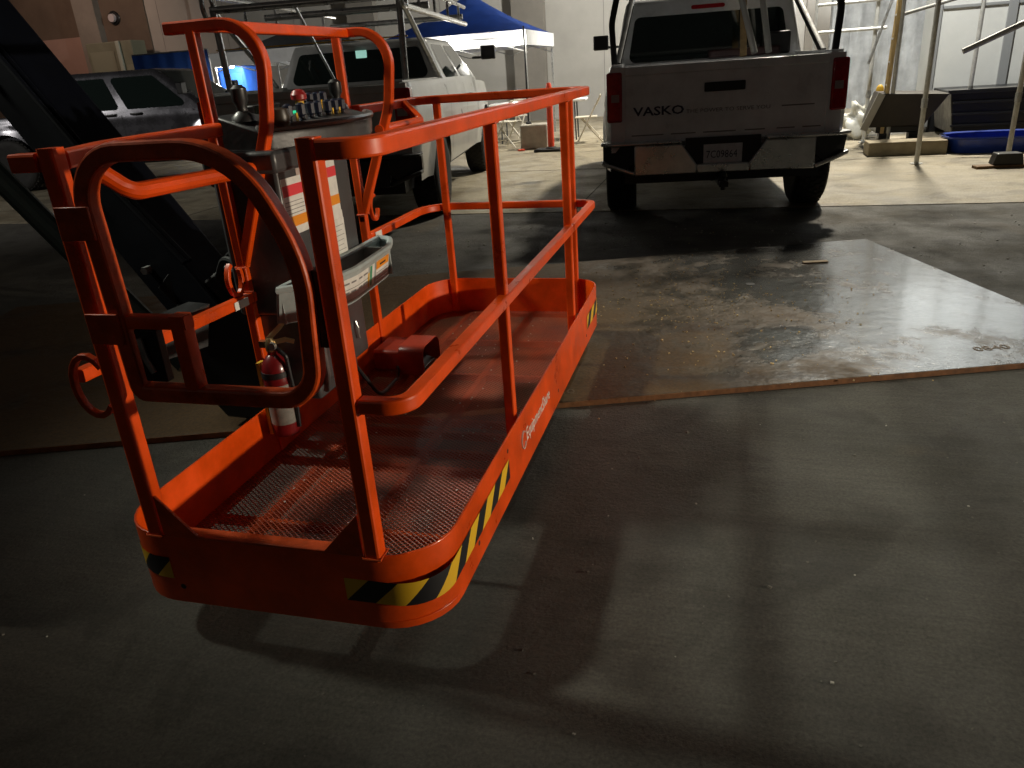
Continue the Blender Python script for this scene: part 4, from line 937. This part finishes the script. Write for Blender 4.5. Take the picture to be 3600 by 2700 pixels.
# ------------------------------------------------------------------ right side: scaffold, hopper, tub, planks
scf = empty('scaffold', (3.6, 10.0, GZ), R(0), 'white tube scaffold frame with slender legs and diagonal brace at right edge', 'scaffold')
def tube(a, b_, r=.024, m=None, par=None, name='tube'):
    P0 = Vector((3.6, 10.0, GZ)); bm = bmesh.new(); rod(bm, Vector(a) - P0, Vector(b_) - P0, r, 10); return link(name, bm, m or STEEL, par or scf)
WT = mat('white_painted_tube', (.55, .55, .51), .45, .2, .2, 20)
legs = [(3.40, 11.2), (3.62, 8.72), (3.54, 10.2), (4.60, 8.88), (4.62, 10.9)]
for (x, y) in legs: tube((x, y, GZ), (x + .02, y, 3.6), .027, WT, None, 'leg')
for (x, y) in legs:
    P0 = Vector((3.6, 10.0, GZ)); bm = bmesh.new(); lathe(bm, [(.034, .62), (.034, .72)], Vector((x + .003, y, GZ)) - P0, 'Z', 12); link('collar', bm, STEEL, scf)
    bm = bmesh.new(); lathe(bm, [(.07, 0.006), (.07, .014)], Vector((x, y, GZ)) - P0, 'Z', 12); link('foot_plate', bm, STEEL, scf)
for (a, b_) in (((2.62, 11.2, 1.40), (3.54, 11.15, 1.40)), ((2.62, 11.2, 1.75), (3.45, 11.15, 1.76)), ((3.54, 10.2, 1.52), (4.62, 10.9, 1.75)), ((2.62, 11.2, -.114), (2.62, 11.2, 2.6))):
    tube(a, b_, .022, WT, None, 'ledger')
tube((3.33, 11.0, .95), (3.62, 11.0, 2.0), .018, STEEL, None, 'brace'); tube((4.20, 9.8, 1.05), (4.95, 9.8, 1.38), .035, mat('grey_strut', (.22, .22, .22), .5, .3), None, 'brace')
ld = empty('ladder', (3.46, 10.2, GZ), R(84), 'yellow fibreglass ladder propped upright inside the scaffold', 'ladder')
for s in (0, 1):
    bm = bmesh.new(); sweep(bm, [(.0 + .33 * s, 0, 0), (.02 + .33 * s, -.10, 3.6)], prof_sq(.045, .03), (1, 0, 0)); link('rail', bm, mat('yellow_fibreglass', (.62, .45, .20), .5, 0, .2, 12), ld)
bm = bmesh.new()
for k in range(11): rod(bm, (.0016 * k + .02, -.008 * k, .28 * k + .25), (.0016 * k + .34, -.008 * k, .28 * k + .25), .015)
link('rungs', bm, ALU, ld)
tp_ = empty('tarpaulin_screen', (4.15, 13.2, GZ), R(0), 'grey plastic sheeting hung as a screen behind the scaffold', 'plastic sheeting')
bm = bmesh.new(); NX, NZ = 46, 14; G_ = {}
for i in range(NX):
    for j in range(NZ):
        x = -1.1 + 1.45 * i / (NX - 1); z = .35 + 3.6 * j / (NZ - 1)
        G_[i, j] = bm.verts.new((x, .05 * math.sin(x * 9 + .6 * math.sin(z * 2)) + .03 * math.sin(x * 23 + z) + .02 * random.uniform(-1, 1), z))
for i in range(NX - 1):
    for j in range(NZ - 1): bm.faces.new((G_[i, j], G_[i + 1, j], G_[i + 1, j + 1], G_[i, j + 1]))
bmesh.ops.solidify(bm, geom=bm.faces[:], thickness=.004); link('sheet', bm, TARP, tp_, ang=70)
bm = bmesh.new(); rod(bm, (-1.1, .08, 0), (-1.1, .08, 3.97), .025); rod(bm, (.35, .08, 0), (.35, .08, 3.97), .025); rod(bm, (-1.1, .08, 3.95), (.35, .08, 3.95), .025); link('frame', bm, STEEL, tp_)
bo = empty('white_container', (5.9, 12.6, GZ), R(-2), 'large plain white site container standing behind the scaffold at right', 'container')
bm = bmesh.new(); bx(bm, -1.5, 2.2, -.5, 1.2, .55, 2.5); link('box', bm, mat('white_panel', (.72, .73, .69), .5, 0, .08, 2), bo, False, .03)
bm = bmesh.new(); bx(bm, -1.56, -1.46, -.54, -.48, .1, 2.56); bx(bm, -.62, -.50, -.54, -.51, .1, 2.5); bx(bm, -1.45, 2.2, -.53, -.502, 1.72, 1.76); link('frame', bm, mat('grey_frame', (.30, .31, .31), .5), bo, False, .005)
bm = bmesh.new(); bx(bm, -1.45, 2.2, -.4, 1.2, 0, .54); link('undercarriage', bm, BLACKP, bo, False, .03)
hp_ = empty('tipping_hopper', (3.80, 10.5, GZ), R(-2), 'dark brown tipping hopper with slanted sides beneath the scaffold', 'hopper')
bm = bmesh.new(); prism(bm, [(-.50, -.35, .30), (.16, -.35, .30), (.42, -.35, .68), (-.38, -.35, .72)], (0, .8, 0)); link('bin', bm, HOPPER, hp_, False, .012)
bm = bmesh.new(); sweep(bm, [(-.56, -.37, .27), (-.38, -.37, .72)], prof_sq(.09, .03), (0, 1, 0)); link('edge_rail', bm, mat('pale_edge', (.40, .39, .36), .5), hp_)
bm = bmesh.new(); bx(bm, -.40, .16, -.3, .4, .22, .30); bx(bm, -.36, -.22, -.33, -.15, .0, .22); bx(bm, .0, .16, -.33, -.15, 0, .22); link('skid', bm, BLACKP, hp_, False, .01)
bm = bmesh.new(); bx(bm, -.44, .46, -.15, .25, 0, .15); bx(bm, -.44, .46, -.155, .255, .15, .165)
ob = tag(link('concrete_kerb_block', bm, mat('tan_block', (.34, .29, .20), .8, 0, .2, 6, .2, 40), None, False, .012), 'long low tan block on the concrete, left of the blue tub', 'block'); ob.location = (3.66, 9.68, GZ + .006); ob.rotation_euler = (0, 0, R(0))
tu = empty('blue_tub', (4.78, 9.80, GZ), R(-2), 'shallow blue plastic tub on the concrete, between tan block and scaffold leg', 'tub')
bm = bmesh.new(); n = 36
def oval(rx, ry, z): return [bm.verts.new((rx * math.copysign(abs(math.cos(a)) ** .6, math.cos(a)), ry * math.copysign(abs(math.sin(a)) ** .6, math.sin(a)), z)) for a in [2 * math.pi * k / n for k in range(n)]]
rs = [oval(.60, .34, 0), oval(.64, .38, .17), oval(.68, .42, .18), oval(.68, .42, .20), oval(.62, .36, .19), oval(.58, .32, .03)]
for a_, b_ in zip(rs, rs[1:]):
    for k in range(n): bm.faces.new((a_[k], a_[(k + 1) % n], b_[(k + 1) % n], b_[k]))
bm.faces.new(rs[0]); bm.faces.new(rs[-1]); link('basin', bm, BLUEPL, tu)
dm = empty('dark_skip', (5.4, 11.4, GZ), R(-2), 'low black open skip standing behind the blue tub', 'skip')
bm = bmesh.new(); prism(bm, [(-.92, -.6, .10), (1.4, -.6, .10), (1.5, -.6, .66), (-1.0, -.6, .66)], (0, 1.2, 0)); link('body', bm, BLACKP, dm, False, .02)
bm = bmesh.new()
for k in range(3): bx(bm, -.96, 1.4, -.64, -.60, .2 + .15 * k, .23 + .15 * k)
bx(bm, -1.04, 1.54, -.66, -.6, .63, .68); link('ribs', bm, BLACKP, dm, False, .006)
bm = bmesh.new(); bx(bm, -.34, .34, -.07, .07, 0, .03); ob = tag(link('plank', bm, WOODD, None, False, .004), 'short brown plank lying flat beneath a black footing, right edge', 'plank'); ob.location = (4.42, 8.22, GZ + .006); ob.rotation_euler = (0, 0, R(7))
bm = bmesh.new(); prism(bm, [(-.15, -.09, 0), (.15, -.09, 0), (.12, -.09, .12), (-.12, -.09, .12)], (0, .18, 0)); ob = tag(link('rubber_foot', bm, BLACKP, None, False, .01), 'black trapezoid footing block sitting on the short plank', 'footing'); ob.location = (4.40, 8.24, GZ + .037)
rag = empty('plastic_heap', (3.45, 11.8, GZ), 0, 'crumpled heap of white plastic sheet beside the scaffold leg', 'plastic heap')
bm = bmesh.new(); bmesh.ops.create_icosphere(bm, subdivisions=4, radius=1)
for v in bm.verts:
    k = 1 + .22 * math.sin(v.co.x * 7 + v.co.z * 5) + .18 * math.sin(v.co.y * 11 + v.co.x * 4) + random.uniform(-.05, .05); v.co = Vector((v.co.x * .27 * k, v.co.y * .22 * k, max(-.0, v.co.z * .28 * k + .30 * (v.co.x > 0) * v.co.x + .20)))
link('sheet', bm, mat('white_plastic_sheet', (.62, .62, .56), .35, 0, .2, 8, .3, 14), rag, ang=70)
bm = bmesh.new(); bmesh.ops.create_uvsphere(bm, u_segments=12, v_segments=8, radius=.09); ob = tag(link('yellow_bag', bm, YELLOWP, None), 'small yellow bag hooked on the scaffold brace above the plastic heap', 'bag'); ob.location = (3.50, 10.9, .60); ob.scale = (.6, .5, .9)

# ------------------------------------------------------------------ debris
def debris(name, n, area, zz, sz, m, label=None, seed=1):
    rnd = random.Random(seed); bm = bmesh.new()
    for _ in range(n):
        x = rnd.gauss(area[0], area[2]); y = rnd.gauss(area[1], area[3])
        if -.05 < x < .95 and -.1 < y < 2.5: continue
        s = sz * rnd.uniform(.4, 1.5)
        box(bm, (x, y, zz + s * .25), (s, s * rnd.uniform(.4, 1.2), s * rnd.uniform(.3, .7)), Matrix.Rotation(rnd.uniform(0, 6.28), 3, 'Z') @ Matrix.Rotation(rnd.uniform(-.4, .4), 3, 'X'))
    tag(link(name, bm, m, None, False), kind='stuff')
debris('wood_chips', 700, (1.35, 3.0, .42, .55), GZ + .027, .0055, mat('wood_chip', (.55, .40, .20), .8, 0, .3, 40), seed=3)
debris('gravel', 240, (1.0, 4.9, 1.5, .5), GZ, .009, mat('pale_grit', (.42, .40, .36), .8, 0, .3, 40), seed=4)
debris('stones', 110, (1.6, 1.0, 1.8, 1.5), GZ, .007, mat('stone_chip', (.20, .185, .16), .9, 0, .3, 40), seed=8)
debris('pale_flecks', 90, (1.6, 1.2, 2.0, 1.8), GZ, .0055, mat('pale_fleck', (.45, .43, .38), .8, 0, .3, 40), seed=9)
debris('grit', 900, (1.8, .8, 2.2, 2.0), GZ, .0045, mat('dark_grit', (.16, .15, .13), .9, 0, .3, 40), seed=5)
rnd = random.Random(11); bm = bmesh.new()
for _ in range(130):
    x, y = rnd.uniform(.05, W - .05), rnd.uniform(.05, L_ - .05); s = rnd.uniform(.002, .006)
    box(bm, (x, y, .029 + s * .3), (s, s, s * .5), Matrix.Rotation(rnd.uniform(0, 3), 3, 'Z'))
tag(link('deck_grit', bm, mat('light_crumbs', (.6, .55, .5), .7), None, False), kind='stuff')
bm = bmesh.new(); box(bm, (0, 0, .006), (.16, .035, .008), Matrix.Rotation(.1, 3, 'X')); ob = tag(link('wood_splinter', bm, WOOD, None, False, .001), 'pale splintered wood offcut lying flat in the middle of the steel plate', 'wood scrap'); ob.location = (2.08, 3.95, GZ + .027); ob.rotation_euler = (0, 0, R(12))
bm = bmesh.new(); box(bm, (0, 0, .012), (.03, .26, .012)); ob = tag(link('wood_strip', bm, WOOD, None, False, .001), 'thin pale wooden strip lying on the plate left of the platform, near the arm', 'wood scrap'); ob.location = (-.44, 1.52, GZ + .027); ob.rotation_euler = (0, 0, R(-6))
